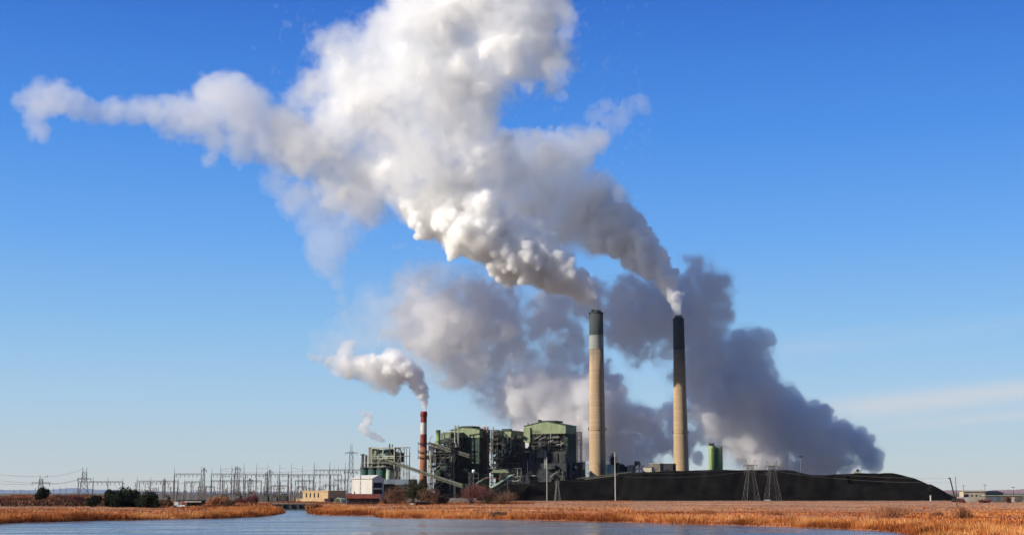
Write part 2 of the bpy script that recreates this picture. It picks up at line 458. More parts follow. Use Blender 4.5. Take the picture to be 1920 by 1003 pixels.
def water_mat():
    m = bpy.data.materials.new("lake_water"); m.use_nodes = True
    nt = m.node_tree; b = nt.nodes["Principled BSDF"]
    b.inputs["Base Color"].default_value = (.11, .118, .115, 1); b.inputs["Roughness"].default_value = .18; b.inputs["IOR"].default_value = 1.33
    t = nt.nodes.new("ShaderNodeTexCoord"); mp = nt.nodes.new("ShaderNodeMapping"); mp.inputs["Scale"].default_value = (.35, 1, 1)
    n = nt.nodes.new("ShaderNodeTexNoise"); n.inputs["Scale"].default_value = .9; n.inputs["Detail"].default_value = 4
    n2 = nt.nodes.new("ShaderNodeTexNoise"); n2.inputs["Scale"].default_value = .07; n2.inputs["Detail"].default_value = 3
    nt.links.new(t.outputs["Object"], mp.inputs[0]); nt.links.new(mp.outputs[0], n.inputs["Vector"]); nt.links.new(mp.outputs[0], n2.inputs["Vector"])
    ad = nt.nodes.new("ShaderNodeMath"); ad.operation = 'MULTIPLY'; nt.links.new(n.outputs["Fac"], ad.inputs[0]); nt.links.new(n2.outputs["Fac"], ad.inputs[1])
    rr_ = nt.nodes.new("ShaderNodeMapRange"); nt.links.new(n2.outputs["Fac"], rr_.inputs[0])
    for i_, v_ in enumerate((.38, .62, .07, .26)): rr_.inputs[i_ + 1].default_value = v_
    nt.links.new(rr_.outputs[0], b.inputs["Roughness"])
    bp = nt.nodes.new("ShaderNodeBump"); bp.inputs["Strength"].default_value = 1.0; bp.inputs["Distance"].default_value = .36
    nt.links.new(ad.outputs[0], bp.inputs["Height"]); nt.links.new(bp.outputs[0], b.inputs["Normal"])
    return m
tag(link_mesh("water", [(-430, 25, WATER), (330, 25, WATER), (330, 760, WATER), (-430, 760, WATER)], [(0, 1, 2, 3)], water_mat()), kind="structure")
def hill_strip(name, px0, px1, Y, prof, m, depth=900, seed=1):
    xs = np.linspace(px0, px1, 160); rng = np.random.default_rng(seed)
    hz = np.interp(xs, [p[0] for p in prof], [p[1] for p in prof])
    hz = hz + .9 * np.convolve(rng.normal(size=160), np.ones(7) / 7, 'same') + .4 * rng.normal(size=160)
    V = []
    for k, (dy, t) in enumerate(((0, 0), (depth * .35, .55), (depth * .7, 1.0), (depth * 1.3, .2))):
        for x, y in zip(xs, hz):
            top = max(P(x, min(y, 922.5), Y + depth * .7).z, .5)
            V.append((xp(x, 922, Y + dy) , Y + dy, -1.0 + (top + 1) * t * (1 + .12 * rng.normal() * (t < 1))))
    n = 160
    Q = [(k * n + i, k * n + i + 1, (k + 1) * n + i + 1, (k + 1) * n + i) for k in range(3) for i in range(n - 1)]
    tag(link_mesh(name, V, Q, m, smooth=True), kind="structure")
M['hill_blue'] = mat("hazed_scrub_hills", (.20, .26, .36), .95, .15, .002)  # blue of the distant air mixed into the scrub colour
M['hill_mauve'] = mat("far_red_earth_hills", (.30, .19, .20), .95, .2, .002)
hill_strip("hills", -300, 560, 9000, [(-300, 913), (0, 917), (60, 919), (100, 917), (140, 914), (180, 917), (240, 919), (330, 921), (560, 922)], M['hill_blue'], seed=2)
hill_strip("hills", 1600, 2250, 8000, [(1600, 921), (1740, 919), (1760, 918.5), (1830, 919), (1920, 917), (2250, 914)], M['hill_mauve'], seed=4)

# ---------------------------------------------------------------- coal heap
def coal_heap():
    prof = [(900, 926), (940, 911), (990, 906), (1040, 902), (1085, 897), (1130, 890), (1180, 886), (1240, 884), (1300, 881.5), (1350, 880.5), (1420, 881), (1470, 881), (1492, 886), (1512, 890), (1540, 891), (1565, 888.5),
            (1600, 887), (1655, 887), (1672, 889.5), (1694, 895), (1714, 903.5), (1730, 912.5), (1745, 922), (1757, 930), (1766, 936), (1772, 940)]
    Y0, Y1 = 1190, 1345
    xs = np.linspace(890, 1775, 360); ys = np.concatenate([np.linspace(Y0, Y0 + 60, 44), np.linspace(Y0 + 64, Y1, 20)])
    tops = np.interp(xs, [p[0] for p in prof], [p[1] for p in prof])
    V = np.zeros((len(ys), len(xs), 3))
    for j, y in enumerate(ys):
        wx = (xs - 960) / FPX * (Y0 + 30) * 1.0125
        H = np.array([P(960, t, Y0 + 42).z for t in tops])
        gull = 4.6 * noise2(wx + .25 * y, wx * 0 + 7, 13) + 1.8 * noise2(wx - .4 * y, wx * 0 + 33, 5.5) + 4.5 * noise2(wx * .8 + y * .5, wx * 0 + 90, 38)
        slope = (y - Y0 - 3.5 + gull * min(1, (y - Y0) / 14)) * .78
        top = H * (1 - .12 * max(0, (y - Y0 - 60) / 95)) + .35 * noise2(wx, wx * 0 + y, 6)
        back = (Y1 - y) * .8
        z = np.minimum(np.minimum(np.maximum(slope, -.5), top), back)
        # soft step: a haul-road bench part way up the right-hand lobe
        bench = sstep(xs, 1560, 1590) * (1 - sstep(xs, 1700, 1740)); zb = 13.5 - (xs - 1580) * .045
        z = np.where((bench > .5) & (z > zb) & (y < Y0 + 30), np.minimum(z, zb + .2), z)
        V[j, :, 0] = wx; V[j, :, 1] = y; V[j, :, 2] = z
    a, b = len(ys), len(xs); ii = np.arange(a * b).reshape(a, b)
    q = np.stack([ii[:-1, :-1], ii[:-1, 1:], ii[1:, 1:], ii[1:, :-1]], -1).reshape(-1, 4)
    o = fast_mesh("coal_heap", V.reshape(-1, 3), q, mat("coal", (.0085, .0082, .0078), .95, .45, .12, color2=(.003, .003, .0033), bump=.5, spec=.05), smooth=True)
    tag(o, "long black coal heap lying in front of the two tall chimneys", "coal heap")
coal_heap()
# ---------------------------------------------------------------- chimneys
def chimney(label, px_c, Y, py_top, paint_py, r_top, r_base, platform_py, shaft_m=None, shade_edge_py=None):
    base = Vector((xp(px_c, 885, Y), Y, 0)); H = zp(py_top, Y); zpt = zp(paint_py, Y)
    t = thing("chimney", label, "chimney", base)
    rr = lambda z: r_base + (r_top - r_base) * (z / H)
    n = 48
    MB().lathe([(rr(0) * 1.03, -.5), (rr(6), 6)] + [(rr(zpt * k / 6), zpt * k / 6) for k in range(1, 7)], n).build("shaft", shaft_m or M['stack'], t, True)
    if shade_edge_py:
        zb0 = zpt; zpt = zp(shade_edge_py, Y)
        MB().lathe([(rr(zb0) + .1, zb0), (rr(zpt) + .1, zpt)], n, cap=False).build("sunlit_band", M['sunlit_band'], t, True)
    MB().lathe([(rr(zpt) + .12, zpt), (rr(H) + .12, H), (rr(H) - .6, H + .02), (rr(H) - .6, H - 4)], n, cap=False).build("painted_top", M['stack_paint'], t, True)
    MB().lathe([(rr(H) * .72, H - 4), (rr(H) * .72, H + 2.6), (rr(H) * .66, H + 2.6), (rr(H) * .66, H - 4)], 28, cap=False).build("liner", M['stack_paint'], t, True)
    MB().lathe([(rr(H) - .62, H - .6), (rr(H) - .62, H - .3), (rr(H) * .68, H - .3), (rr(H) * .68, H - .6)], 28, cap=False).build("cap_deck", M['steel'], t)
    rim = MB().lathe([(rr(H) + .12, H - 1.4), (rr(H) + .5, H - 1.2), (rr(H) + .5, H + .05), (rr(H) + .12, H + .1)], n, cap=False); rim.build("rim", M['stack_paint'], t)
    for z in [zp(p, Y) for p in platform_py]:
        pl = MB().lathe([(rr(z) + .02, z - .3), (rr(z) + .4, z - .25), (rr(z) + .4, z), (rr(z) + .02, z)], n, cap=False)
        pl.build("platform", shaft_m or M['stack'], t)
        for a in (R(-80), R(-178), R(-2), R(100)):
            x, y = (rr(z) + .8) * math.cos(a), (rr(z) + .8) * math.sin(a)
            MB().box(x - .45, x + .45, y - .45, y + .45, z + .05, z + 1.5).cyl((x, y, z + 1.5), (x, y, z + 2.2), .35, .2, 8).build("beacon", M['steel'], t)
    ld = MB()
    for s_ in (-.35, .35):
        ld.bar(((rr(0) + .35) * math.cos(R(-60)) + s_, (rr(0) + .35) * math.sin(R(-60)), 2), ((rr(H) + .35) * math.cos(R(-60)) + s_, (rr(H) + .35) * math.sin(R(-60)), H), .08)
    for k in range(int(H / 1.5)):
        z = 2 + k * 1.5; r_ = rr(z) + .35
        ld.bar((r_ * math.cos(R(-60)) - .35, r_ * math.sin(R(-60)), z), (r_ * math.cos(R(-60)) + .35, r_ * math.sin(R(-60)), z), .06)
    ld.build("ladder", M['steel'], t)
    return t
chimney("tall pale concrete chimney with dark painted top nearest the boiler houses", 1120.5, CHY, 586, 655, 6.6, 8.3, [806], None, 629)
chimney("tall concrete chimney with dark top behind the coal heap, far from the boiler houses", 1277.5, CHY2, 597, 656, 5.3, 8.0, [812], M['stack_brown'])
def red_chimney():
    Y = 1240; base = Vector((xp(793.5, 890, Y), Y, 0)); t = thing("chimney", "red and white banded chimney beside the coal conveyors", "chimney", base)
    z = lambda p: zp(p, Y)
    H = z(773); rr = lambda h: 3.55 + (2.65 - 3.55) * h / H
    def ring(name, p0, p1, m, g=0.0):
        a, b = z(p0), z(p1)
        return MB().lathe([(rr(a) + g, a), (rr(b) + g, b)], 36, cap=False).build(name, m, t, True)
    MB().lathe([(rr(0), -.5), (rr(z(838)), z(838))], 36).build("shaft", M['rust_conc'], t, True)
    ring("red_band", 838, 814, M['red_paint']); ring("white_band", 814, 792, M['white_paint']); ring("red_band", 792, 771, M['red_paint'])
    MB().lathe([(rr(H) + .02, z(781)), (rr(H) + .45, z(780)), (rr(H) + .45, z(774)), (rr(H) + .1, z(771)), (rr(H) * .75, z(771)), (rr(H) * .75, z(790))], 36, cap=False).build("crown_ring", M['red_paint'], t, True)
    for p in (832, 848, 858):
        zz = z(p); o = MB().lathe([(rr(zz) + .02, zz - .4), (rr(zz) + 1.5, zz - .3), (rr(zz) + 1.5, zz), (rr(zz) + .02, zz)], 24, cap=False).build("platform", M['steel'], t)
        pts = [((rr(zz) + 1.4) * math.cos(a), (rr(zz) + 1.4) * math.sin(a), zz) for a in np.linspace(0, 2 * math.pi, 17)]
        MB().rail(pts, 1.2, .12).build("railing", M['steel'], o)
    for sx in (-1, 1): MB().bar((sx * 4.6, -1, z(862)), (sx * 4.6, -1, z(828)), .35).bar((sx * 4.6, -1, z(845)), (sx * 2.6, -1, z(845)), .3).build("bracket", M['steel'], t)
red_chimney()

# ---------------------------------------------------------------- boiler houses
ROT = -R(25)
CR, SR = math.cos(R(25)), math.sin(R(25))
def corner(px, Y): return Vector((xp(px, 890, Y), Y, 0))
def wpx(n, Y): return n * Y / FPX / CR * 1.01      # n pixels of a sunlit front as metres along it
def dpx(n, Y): return n * Y / FPX / SR * 1.01      # n pixels of a shaded side as metres of depth
def clutter(t, rng, x0, x1, y0, y1, z0, z1, n, mats=('duct', 'duct_grey', 'insul', 'dark_green'), names=('duct', 'duct', 'pipe', 'housing')):
    for m_, nm in zip(mats, names):
        for _ in range(n):
            mb = MB()
            x = rng.uniform(x0, x1); y = rng.uniform(y0, y1); z = rng.uniform(z0, z1); k = rng.integers(0, 4)
            if nm == 'pipe':
                r = rng.uniform(.25, .6); L = rng.uniform(3, 12)
                if k < 2: mb.cyl((x, y, z), (x, y, max(z + 1, min(z1, z + L))), r, n=8)
                else: mb.cyl((x, y, z), (max(x + 1, min(x1, x + L)), y, z), r, n=8)
            elif k == 3:
                r = rng.uniform(.9, 2.0); mb.cyl((x, y, z), (x, y, min(z1 + 1, z + rng.uniform(3, 9))), r, n=14)
            else:
                a, b, c = rng.uniform(1, 4), rng.uniform(1, 2.5), rng.uniform(1, 5)
                mb.box(x - a, min(x1, x + a), y - b, y + b, z, min(z1 + 1, z + c))
            mb.build(nm, M[m_], t)
def frame(t, x0, x1, y0, y1, z0, z1, bx, bz, w, m, name="steel_frame", brace=True):
    mb = MB(); nx = max(1, round((x1 - x0) / bx)); nz = max(1, round((z1 - z0) / bz)); ys = [y0, y1] if y1 > y0 else [y0]
    X = [x0 + (x1 - x0) * i / nx for i in range(nx + 1)]; Z = [z0 + (z1 - z0) * i / nz for i in range(nz + 1)]
    for y in ys:
        for x in X: mb.bar((x, y, z0), (x, y, z1), w)
        for z in Z[1:]: mb.bar((x0, y, z), (x1, y, z), w * .8)
        if brace:
            for k in range(nz):
                i = (k * 2) % nx; mb.bar((X[i], y, Z[k]), (X[i + 1], y, Z[k + 1]), w * .6); mb.bar((X[i + 1], y, Z[k]), (X[i], y, Z[k + 1]), w * .6)
    if len(ys) == 2:
        for x in X:
            for z in Z[1:]: mb.bar((x, y0, z), (x, y1, z), w * .8)
    return mb.build(name, M[m], t)
def walkways(t, x0, x1, y0, y1, zs, m='galv'):
    for z in zs:
        o = MB().box(x0, x1, y0, y1, z - .2, z).build("walkway", M[m], t)
        MB().rail([(x0, y0, z), (x1, y0, z)], 1.1, .1).build("railing", M[m], o)
def lit_pipes(t, rng, x0, x1, y, z0, z1, n):
    for k in range(n):
        x = rng.uniform(x0, x1); a, b = sorted(rng.uniform(z0, z1, 2)); r = rng.uniform(.18, .38)
        if k % 3 == 0: MB().cyl((x, y, a), (min(x1, x + rng.uniform(4, 12)), y, a), r, n=8).build("pipe", M['bright_pipe'], t)
        elif k % 3 == 1: MB().cyl((x, y - .6, a), (x, y - .6, b + 2), r, n=8).build("pipe", M['bright_pipe'], t)
        else: MB().bar((x, y - 1.2, a), (min(x1, x + 7), y - 1.2, a + rng.uniform(3, 6)), .35).build("stair_flight", M['bright_pipe'], t)
def stair_tower(t, x0, x1, y0, y1, z1, m, flights):
    mb = MB().lattice(((x0 + x1) / 2, (y0 + y1) / 2), (x1 - x0) / 2, (x1 - x0) / 2, 0, z1, flights, .3, (y1 - y0) / 2, (y1 - y0) / 2)
    for k in range(flights):
        z0_, z1_ = z1 * k / flights, z1 * (k + 1) / flights
        a, b = (x0, x1) if k % 2 else (x1, x0)
        mb.bar((a, y0 + .3, z0_), (b, y0 + .3, z1_), .7, .3); mb.box(x0, x1, y0, y1, z1_ - .15, z1_)
    return mb.build("stair_tower", M[m], t)

# the big pale green unit on the right
Y3 = 1290; c3 = corner(1061, Y3); u3 = thing("boiler_house", "largest boiler house with pale green gabled top, nearest the tall chimneys", "boiler house", c3, ROT)
w3, d3 = wpx(76, Y3), dpx(22, Y3); z3 = lambda p: zp(p, Y3); rg = np.random.default_rng(5)
MB().box(-w3 + 1.2, -1.2, 8, d3 - 1.2, 0, z3(812)).build("wall", M['dark_green'], u3)
MB().box(-2.2, 0, 4, d3, 0, z3(812)).build("side_wall", M['dark_green'], u3)
MB().box(-w3, 0, 0, d3, z3(812), z3(797)).build("penthouse", M['pale_green'], u3)
MB().gable(-w3, 0, .003, d3 - .003, z3(797), z3(788.5), 'y').build("gable", M['pale_green'], u3)
MB().roof_slabs(-w3 - .6, .6, -.6, d3 + .6, z3(797) - .1, z3(788.5) - .05, 'y', .45).build("roof", M['dark_green'], u3)
MB().box(-w3 * .68, -w3 * .28, 4, d3 - 4, z3(790), z3(787)).build("ridge_vent", M['steel'], u3)
MB().box(-w3 * .7, -w3 * .64, 3, 6, z3(790), z3(785)).build("roof_stub", M['steel'], u3)
for x_, a, b in ((-10, 816, 822), (-9, 828, 834), (-7.5, 838, 846), (-13, 822, 827)):
    MB().box(x_, -1.6, 6.6, 7.9, z3(b), z3(a)).build("cladding_panel", M['pale_green'], u3)
MB().box(-w3, -w3 + 6.5, -1.5, 7.9, z3(828), z3(800)).build("stair_housing", M['pale_green'], u3)
frame(u3, -w3 + 7, -1.5, .5, 6, z3(880), z3(812.5), 6.5, 5.5, .55, 'steel')
MB().bar((-w3 * .36, .2, z3(842)), (-w3 * .36, .2, z3(806)), .6).build("column", M['pale_steel'], u3)
clutter(u3, rg, -w3 + 6, -9, 1.5, 7, z3(850), z3(814), 13)
for k, p in enumerate((842, 836, 829, 821)): walkways(u3, -w3 + 9, -6, -1.8, .3, [z3(p)], 'insul' if k < 2 else 'galv')
MB().rail([(-w3 + 6, -.4, z3(812)), (-w3 + 16, -.4, z3(812))], 3, .15).build("railing", M['steel'], u3)
for x_, p in ((-w3 + 2.5, 791), (-w3 + 4, 794)): MB().cyl((x_, 3, z3(815)), (x_, 3, z3(p)), .5).build("vent_pipe", M['steel'], u3)
st = MB().lattice((3.6, d3 - 3), 2.2, 2.2, 0, z3(808), 16, .32); st.build("stair_tower", M['galv'], u3)
mb = MB()
for k in range(16): MB().box(1.6, 5.6, d3 - 5, d3 - 1, z3(808) * (k + 1) / 17 - .15, z3(808) * (k + 1) / 17).build("landing", M['galv'], u3)

lit_pipes(u3, rg, -w3 + 7, -3, -1.2, z3(850), z3(815), 12)
# middle unit
Y2 = 1300; c2 = corner(898, Y2); u2 = thing("boiler_house", "boiler house with tall blank dark green walls beside the red and white chimney", "boiler house", c2, ROT)
w2, d2 = wpx(52, Y2), dpx(19, Y2); z2 = lambda p: zp(p, Y2)
MB().box(-w2, -.01, 0.6, d2 - .6, 0, z2(820)).build("wall", M['dark_green'], u2)
MB().box(-w2 - .4, 0.3, 0, d2, z2(820), z2(805)).build("penthouse", M['pale_green'], u2)
MB().gable(-w2 - .4, .3, .003, d2 - .003, z2(805), z2(799), 'y').build("gable", M['pale_green'], u2)
MB().roof_slabs(-w2 - 1, .9, -.5, d2 + .5, z2(805) - .1, z2(799), 'y', .4).build("roof", M['dark_green'], u2)
MB().box(-w2 * .7, -w2 * .3, 3, d2 - 3, z2(800), z2(797.5)).build("ridge_vent", M['steel'], u2)
MB().box(-w2 - .5, -w2 + 13, -5, .5, z2(832), z2(810)).build("annex", M['dark_green'], u2)
MB().box(-w2 - 5, -w2 + 3.8, -9, -5.01, z2(823), z2(809)).build("cladding_panel", M['pale_green'], u2)
frame(u2, -w2 - 8, -w2 + 14, -9, -4, 0, z2(812), 5.5, 5.5, .5, 'steel')
clutter(u2, np.random.default_rng(8), -w2 - 7, -w2 + 13, -8, -1, z2(905), z2(822), 22)
walkways(u2, -w2 - 8, -w2 + 15, -11, -9.2, [z2(p) for p in (829, 837, 846, 858, 872)], 'duct_grey')
for x_, top in ((-w2 + 9, 797), (-w2 + 12.5, 797)):
    MB().cyl((x_, -10.5, 0), (x_, -10.5, z2(top)), .6, n=10).build("riser_pipe", M['bright_pipe'], u2)
mb = MB().bar((-w2 + 10, -10, z2(800)), (-w2 + 26, -6, z2(803)), .7).bar((-w2 + 3, -10, z2(806)), (-w2 + 14, -10, z2(806)), .5); mb.build("roof_beam", M['steel'], u2)
for p in (834, 846, 858, 870): MB().box(-w2 + 14.5, -1, .2, .597, z2(p) - .35, z2(p)).build("cladding_seam", M['duct'], u2)

lit_pipes(u2, np.random.default_rng(31), -w2 - 7, -w2 + 14, -11.5, 6, z2(822), 16)
Yb = 1305; cb = corner(958, Yb); ub = thing("boiler_house", "narrow boiler house standing between the two larger ones", "boiler house", cb, ROT)
wb, db = wpx(29, Yb), dpx(27, Yb); zb_ = lambda p: zp(p, Yb)
MB().box(-wb, -.01, .6, db, 0, zb_(820)).build("wall", M['dark_green'], ub)
MB().box(-wb + 9, 0.2, 0, db + .3, zb_(820), zb_(808)).build("penthouse", M['pale_green'], ub)
MB().box(-wb + 3, .5, -.3, db + .6, zb_(808) + .003, zb_(806.5)).build("roof", M['dark_green'], ub)
MB().box(-wb + 5, -3, 3, 9, zb_(806.4), zb_(803)).build("ridge_vent", M['steel'], ub)
MB().box(-wb - 3, -wb + 9, -.5, 10, zb_(836), zb_(807)).build("duct_tower", M['dark_green'], ub)
frame(ub, -wb - 7, -wb + 6, -8, -2, 0, zb_(806), 5, 5.5, .5, 'steel')
for x_, m_ in ((-wb - 6.5, 'rust'), (-wb - 3.5, 'insul')): MB().cyl((x_, -9, 0), (x_, -9, zb_(800)), .8, n=10).build("riser_pipe", M[m_], ub)
MB().cyl((-wb + 2, -9, zb_(868)), (-wb + 2, -9, zb_(800)), .6, n=10).build("riser_pipe", M['bright_pipe'], ub)
walkways(ub, -wb - 7, -wb + 8, -10, -8.2, [zb_(p) for p in (815, 824.5, 833, 845, 860, 880)], 'insul')
clutter(ub, np.random.default_rng(9), -wb - 5, 8, -7, -1, zb_(900), zb_(822), 20)
clutter(ub, np.random.default_rng(19), 0, wb * .9, -3, 8, zb_(870), zb_(815), 9, ('duct', 'insul'), ('duct', 'pipe'))

lit_pipes(ub, np.random.default_rng(32), -wb - 6, 6, -10.5, 10, zb_(815), 16)
# low dark turbine hall and precipitators in front of the big unit
Yt = 1262; ct = corner(1062, Yt); tb = thing("turbine_hall", "dark windowless turbine hall with stepped roof under the largest boiler house", "turbine hall", ct, ROT)
wt, dt = wpx(118, Yt), 24; zt = lambda p: zp(p, Yt)
MB().box(-wt, 0, 0, dt, 0, zt(868)).build("wall", M['navy'], tb)
MB().box(-wt * .82, -wt * .02, 3, dt, zt(868), zt(846)).build("precipitator", M['duct_grey'], tb)
for k, x_ in enumerate(np.linspace(-wt * .8, -wt * .1, 7)): MB().box(x_, x_ + 4.5, 2, 2.99, zt(866), zt(849)).build("hopper_panel", M['duct' if k % 2 else 'navy'], tb)
MB().box(-wt * .46, -wt * .33, .8, 2.98, zt(857), zt(842)).build("inlet_duct", M['insul'], tb)
MB().box(-wt * .34, -wt * .3, -.5, .6, zt(878), zt(845)).build("column", M['galv'], tb)
for k, (a, b) in enumerate(((-.98, 862), (-.9, 853), (-.14, 852), (-.05, 860))): MB().cyl((wt * a, 6, zt(870)), (wt * a, 6, zt(b)), 1.6, n=14).build("roof_vent", M['duct_grey'], tb)
for p in (881, 893, 902): MB().box(-wt + 3, -3, -.35, -.003, zt(p) - .3, zt(p)).build("ledge", M['duct_grey'], tb)
for k in range(9):
    x_ = -wt + 5 + k * wt / 9.3; MB().box(x_, x_ + 2.6, -.12, -.003, zt(890), zt(885.5)).build("window", M['glass'], tb)
clutter(tb, rg, -wt, -wt * .75, -3, 6, 0, zt(852), 12); clutter(tb, rg, -wt * .3, -2, -4, 1, 0, zt(874), 7)
frame(tb, -wt, -wt * .72, -4, -1, 0, zt(855), 6, 6, .45, 'steel')
MB().rail([(-wt * .82, 3.1, zt(846)), (-wt * .02, 3.1, zt(846))], 1.2, .14).build("railing", M['duct_grey'], tb)

Yk = 1270; tk = thing("scrubber", "squat dark scrubber block with railed top at the foot of the pale green stair tower", "scrubber", corner(1090, Yk), ROT); zk = lambda p: zp(p, Yk); wk_ = wpx(26, Yk)
MB().box(-wk_, 0, 0, 10, 0, zk(866)).build("wall", M['duct_grey'], tk)
MB().cyl((-wk_ * .7, -2.6, 0), (-wk_ * .7, -2.6, zk(868)), 2.4, n=20).build("tank", M['blue_grey'], tk)
MB().cyl((-wk_ * .25, -2.6, 0), (-wk_ * .25, -2.6, zk(874)), 2.1, n=20).build("tank", M['duct_grey'], tk)
MB().rail([(-wk_, -.1, zk(866)), (0, -.1, zk(866)), (0, 10, zk(866))], 1.3, .15).build("railing", M['galv'], tk)
frame(tk, .5, 5, 1, 5, 0, zk(870), 4, 4, .3, 'galv')
MB().box(-wk_ * .55, -wk_ * .42, -.4, -.01, zk(888), zk(883)).build("panel", M['white_clad'], tk)

lit_pipes(tb, np.random.default_rng(33), -wt, -4, -4.6, 6, zt(866), 14)
# coal bunker tower right of the red chimney
Yq = 1275; tq = thing("bunker_tower", "dark open coal bunker tower right of the red and white chimney", "bunker tower", corner(852, Yq), ROT); zq = lambda p: zp(p, Yq); wq = wpx(44, Yq)
MB().box(-wq * .86, -.5, 3, 14, 0, zq(838)).build("wall", M['duct'], tq)
frame(tq, -wq, 0, 0, 6, 0, zq(830), 5.2, 5.2, .5, 'duct_grey')
walkways(tq, -wq, 0, -1.8, 0, [zq(p) for p in (838, 848, 858, 870, 882)], 'duct_grey')
clutter(tq, np.random.default_rng(12), -wq, -2, -.5, 2.5, 0, zq(836), 14)
frame(tq, -wq - 4, -wq, -2, 2, 0, zq(845), 4, 5, .4, 'pale_steel')
MB().bar((-wq - 2, -2, zq(836)), (-wq + 1, -2, zq(817)), .3).bar((-wq + 1, -2, zq(817)), (-wq + 2.5, -2, zq(817)), .3).build("davit", M['steel'], tq)
lit_pipes(tq, np.random.default_rng(34), -wq, -1, -2.4, 4, zq(834), 12)
tv = thing("vent_stack", "stubby green vent stack on the bunker tower roof", "vent stack", Vector((xp(821.5, 835, Yq + 4), Yq + 4, zq(838))), 0)
MB().lathe([(2.1, 0), (2.1, zq(805.5) - zq(838)), (1.8, zq(805.5) - zq(838)), (1.8, 8)], 24, cap=False).build("shell", M['green_tank'], tv, True)
MB().lathe([(2.1, 5), (3.0, 5.1), (3.0, 5.4), (2.1, 5.4)], 20, cap=False).build("collar", M['steel'], tv)

# ---------------------------------------------------------------- old unit with the open frame, left
Y1_ = 1250; c1 = corner(739, Y1_); u1 = thing("boiler_house", "small old boiler house of open cream steel frame beside the white shed", "boiler house", c1, ROT); z1_ = lambda p: zp(p, Y1_); w1 = wpx(50, Y1_)
MB().box(-w1 + 8, -2, 5, 14, 0, z1_(856)).build("wall", M['duct'], u1)
MB().box(-w1, -w1 + 3.4, 0, 9, z1_(876), z1_(837.5)).build("stair_housing", M['insul'], u1)
frame(u1, -w1 + 3.5, 0, 0, 11, z1_(878), z1_(839), 12.5, 8.8, .85, 'pale_steel', brace=False)
MB().box(-w1 + 3.5, 0, -.5, .45, z1_(840.5), z1_(838.2)).build("beam", M['pale_steel'], u1)
MB().box(-w1 + 3.5, 0, -.5, .45, z1_(856), z1_(854)).build("beam", M['pale_steel'], u1)
MB().box(-w1 + 7, -w1 + 13, 3, 9, z1_(850), z1_(842)).build("boiler_drum", M['dark_green'], u1)
MB().box(-w1 + 14, -4, 4, 10, z1_(853), z1_(841)).build("boiler_casing", M['dark_green'], u1)
MB().box(-10, -1, 2, 8, z1_(868), z1_(857)).build("boiler_casing", M['dark_green'], u1)
clutter(u1, np.random.default_rng(14), -w1 + 5, -1, .5, 9, z1_(878), z1_(846), 9, ('insul', 'dark_green', 'vessel'), ('pipe', 'housing', 'tank'))
for x_, p in ((-w1 + 19, 831), (-7, 832), (-4.5, 832)): MB().cyl((x_, 4, z1_(842)), (x_, 4, z1_(p)), .45, n=8).build("vent_pipe", M['pale_steel'], u1)
frame(u1, .3, 11.5, 1, 7, 0, z1_(838.5), 5.6, 7.5, .5, 'galv')
MB().box(.5, 6, 2, 6, z1_(866), z1_(848)).build("duct", M['duct'], u1)
walkways(u1, -w1 - 5, 2, -2, -.2, [z1_(868)], 'pale_steel')
for x_, p in ((-w1 - 6, 852), (-w1 - 2.5, 852)): MB().cyl((x_, 0, 0), (x_, 0, z1_(p)), 1.2, n=12).build("stand_pipe", M['insul' if p else 'steel'], u1)
MB().box(-w1 - 7.4, -w1 - 4.6, -1.4, 1.4, z1_(852), z1_(850)).build("cap", M['steel'], u1)
lit_pipes(u1, np.random.default_rng(35), -w1 + 4, -1, -1.4, z1_(876), z1_(842), 8)
# teal silos in front
Ys = 1235; names = ["leftmost dark teal silo of the row above the white shed", "second dark teal silo from the left above the white shed", "third dark teal silo, above the white shed roof's slope", "pale-edged rightmost teal silo beside the open boiler frame"]
for k, (px, lab) in enumerate(zip((683, 698.5, 714, 728), names)):
    zs = lambda p: zp(p, Ys)
    s_ = thing("silo", lab, "silo", Vector((xp(px, 890, Ys), Ys, 0)), 0, "teal silos behind the white shed")
    rr = 3.5 if k < 3 else 2.6
    MB().lathe([(rr, 0), (rr, zs(879.5))], 28).build("shell", M['teal'] if k < 3 else M['vessel'], s_, True)
    MB().lathe([(rr + .25, zs(879.5)), (rr + .25, zs(876.5)), (.6, zs(876.0))], 28).build("roof_ring", M['duct_grey'], s_)
    MB().rail([((rr + .1) * math.cos(a), (rr + .1) * math.sin(a), zs(876.5)) for a in np.linspace(0, 6.283, 15)], 1.1, .1).build("railing", M['galv'], s_)
# ---------------------------------------------------------------- sheds and low buildings
Yw = 1165; cw = corner(698, Yw); ws = thing("shed", "tall white metal shed with low-pitched roof left of the teal silos", "shed", cw, ROT); zw = lambda p: zp(p, Yw); ww = wpx(39, Yw); dw = dpx(18, Yw)
MB().box(-ww, 0, 0, dw, 0, zw(897)).build("wall", M['white_clad'], ws)
MB().gable(-ww, 0, .003, dw - .003, zw(897), zw(891), 'x').build("gable", M['white_clad'], ws)
MB().roof_slabs(-ww - .4, .4, -.6, dw + .6, zw(897) - .1, zw(890.5), 'x', .3).build("roof", M['white_clad'], ws)
MB().box(.003, .15, 2, dw - 3, zw(926), zw(904)).build("door", M['duct'], ws)
MB().box(.16, 1.8, 2, dw - 5, zw(917), zw(914)).build("canopy", M['white_clad'], ws)
MB().box(-ww + 2, -ww + 3.2, -.08, -.003, 0, zw(921)).build("side_door", M['duct_grey'], ws)
Yh = 1180; hs_ = thing("shed", "dark blue metal shed with pale roof edge between the white shed and the brush", "shed", corner(766, Yh), ROT); zh = lambda p: zp(p, Yh); wh = wpx(48, Yh)
MB().box(-wh, 0, 0, 14, 0, zh(908)).build("wall", M['navy'], hs_)
MB().box(-wh - .3, .3, -.5, 14.3, zh(908), zh(898)).build("roof", M['blue_grey'], hs_)
MB().box(-wh + 1, -wh + 6, -.25, -.003, 0, zh(916)).build("door", M['duct'], hs_)
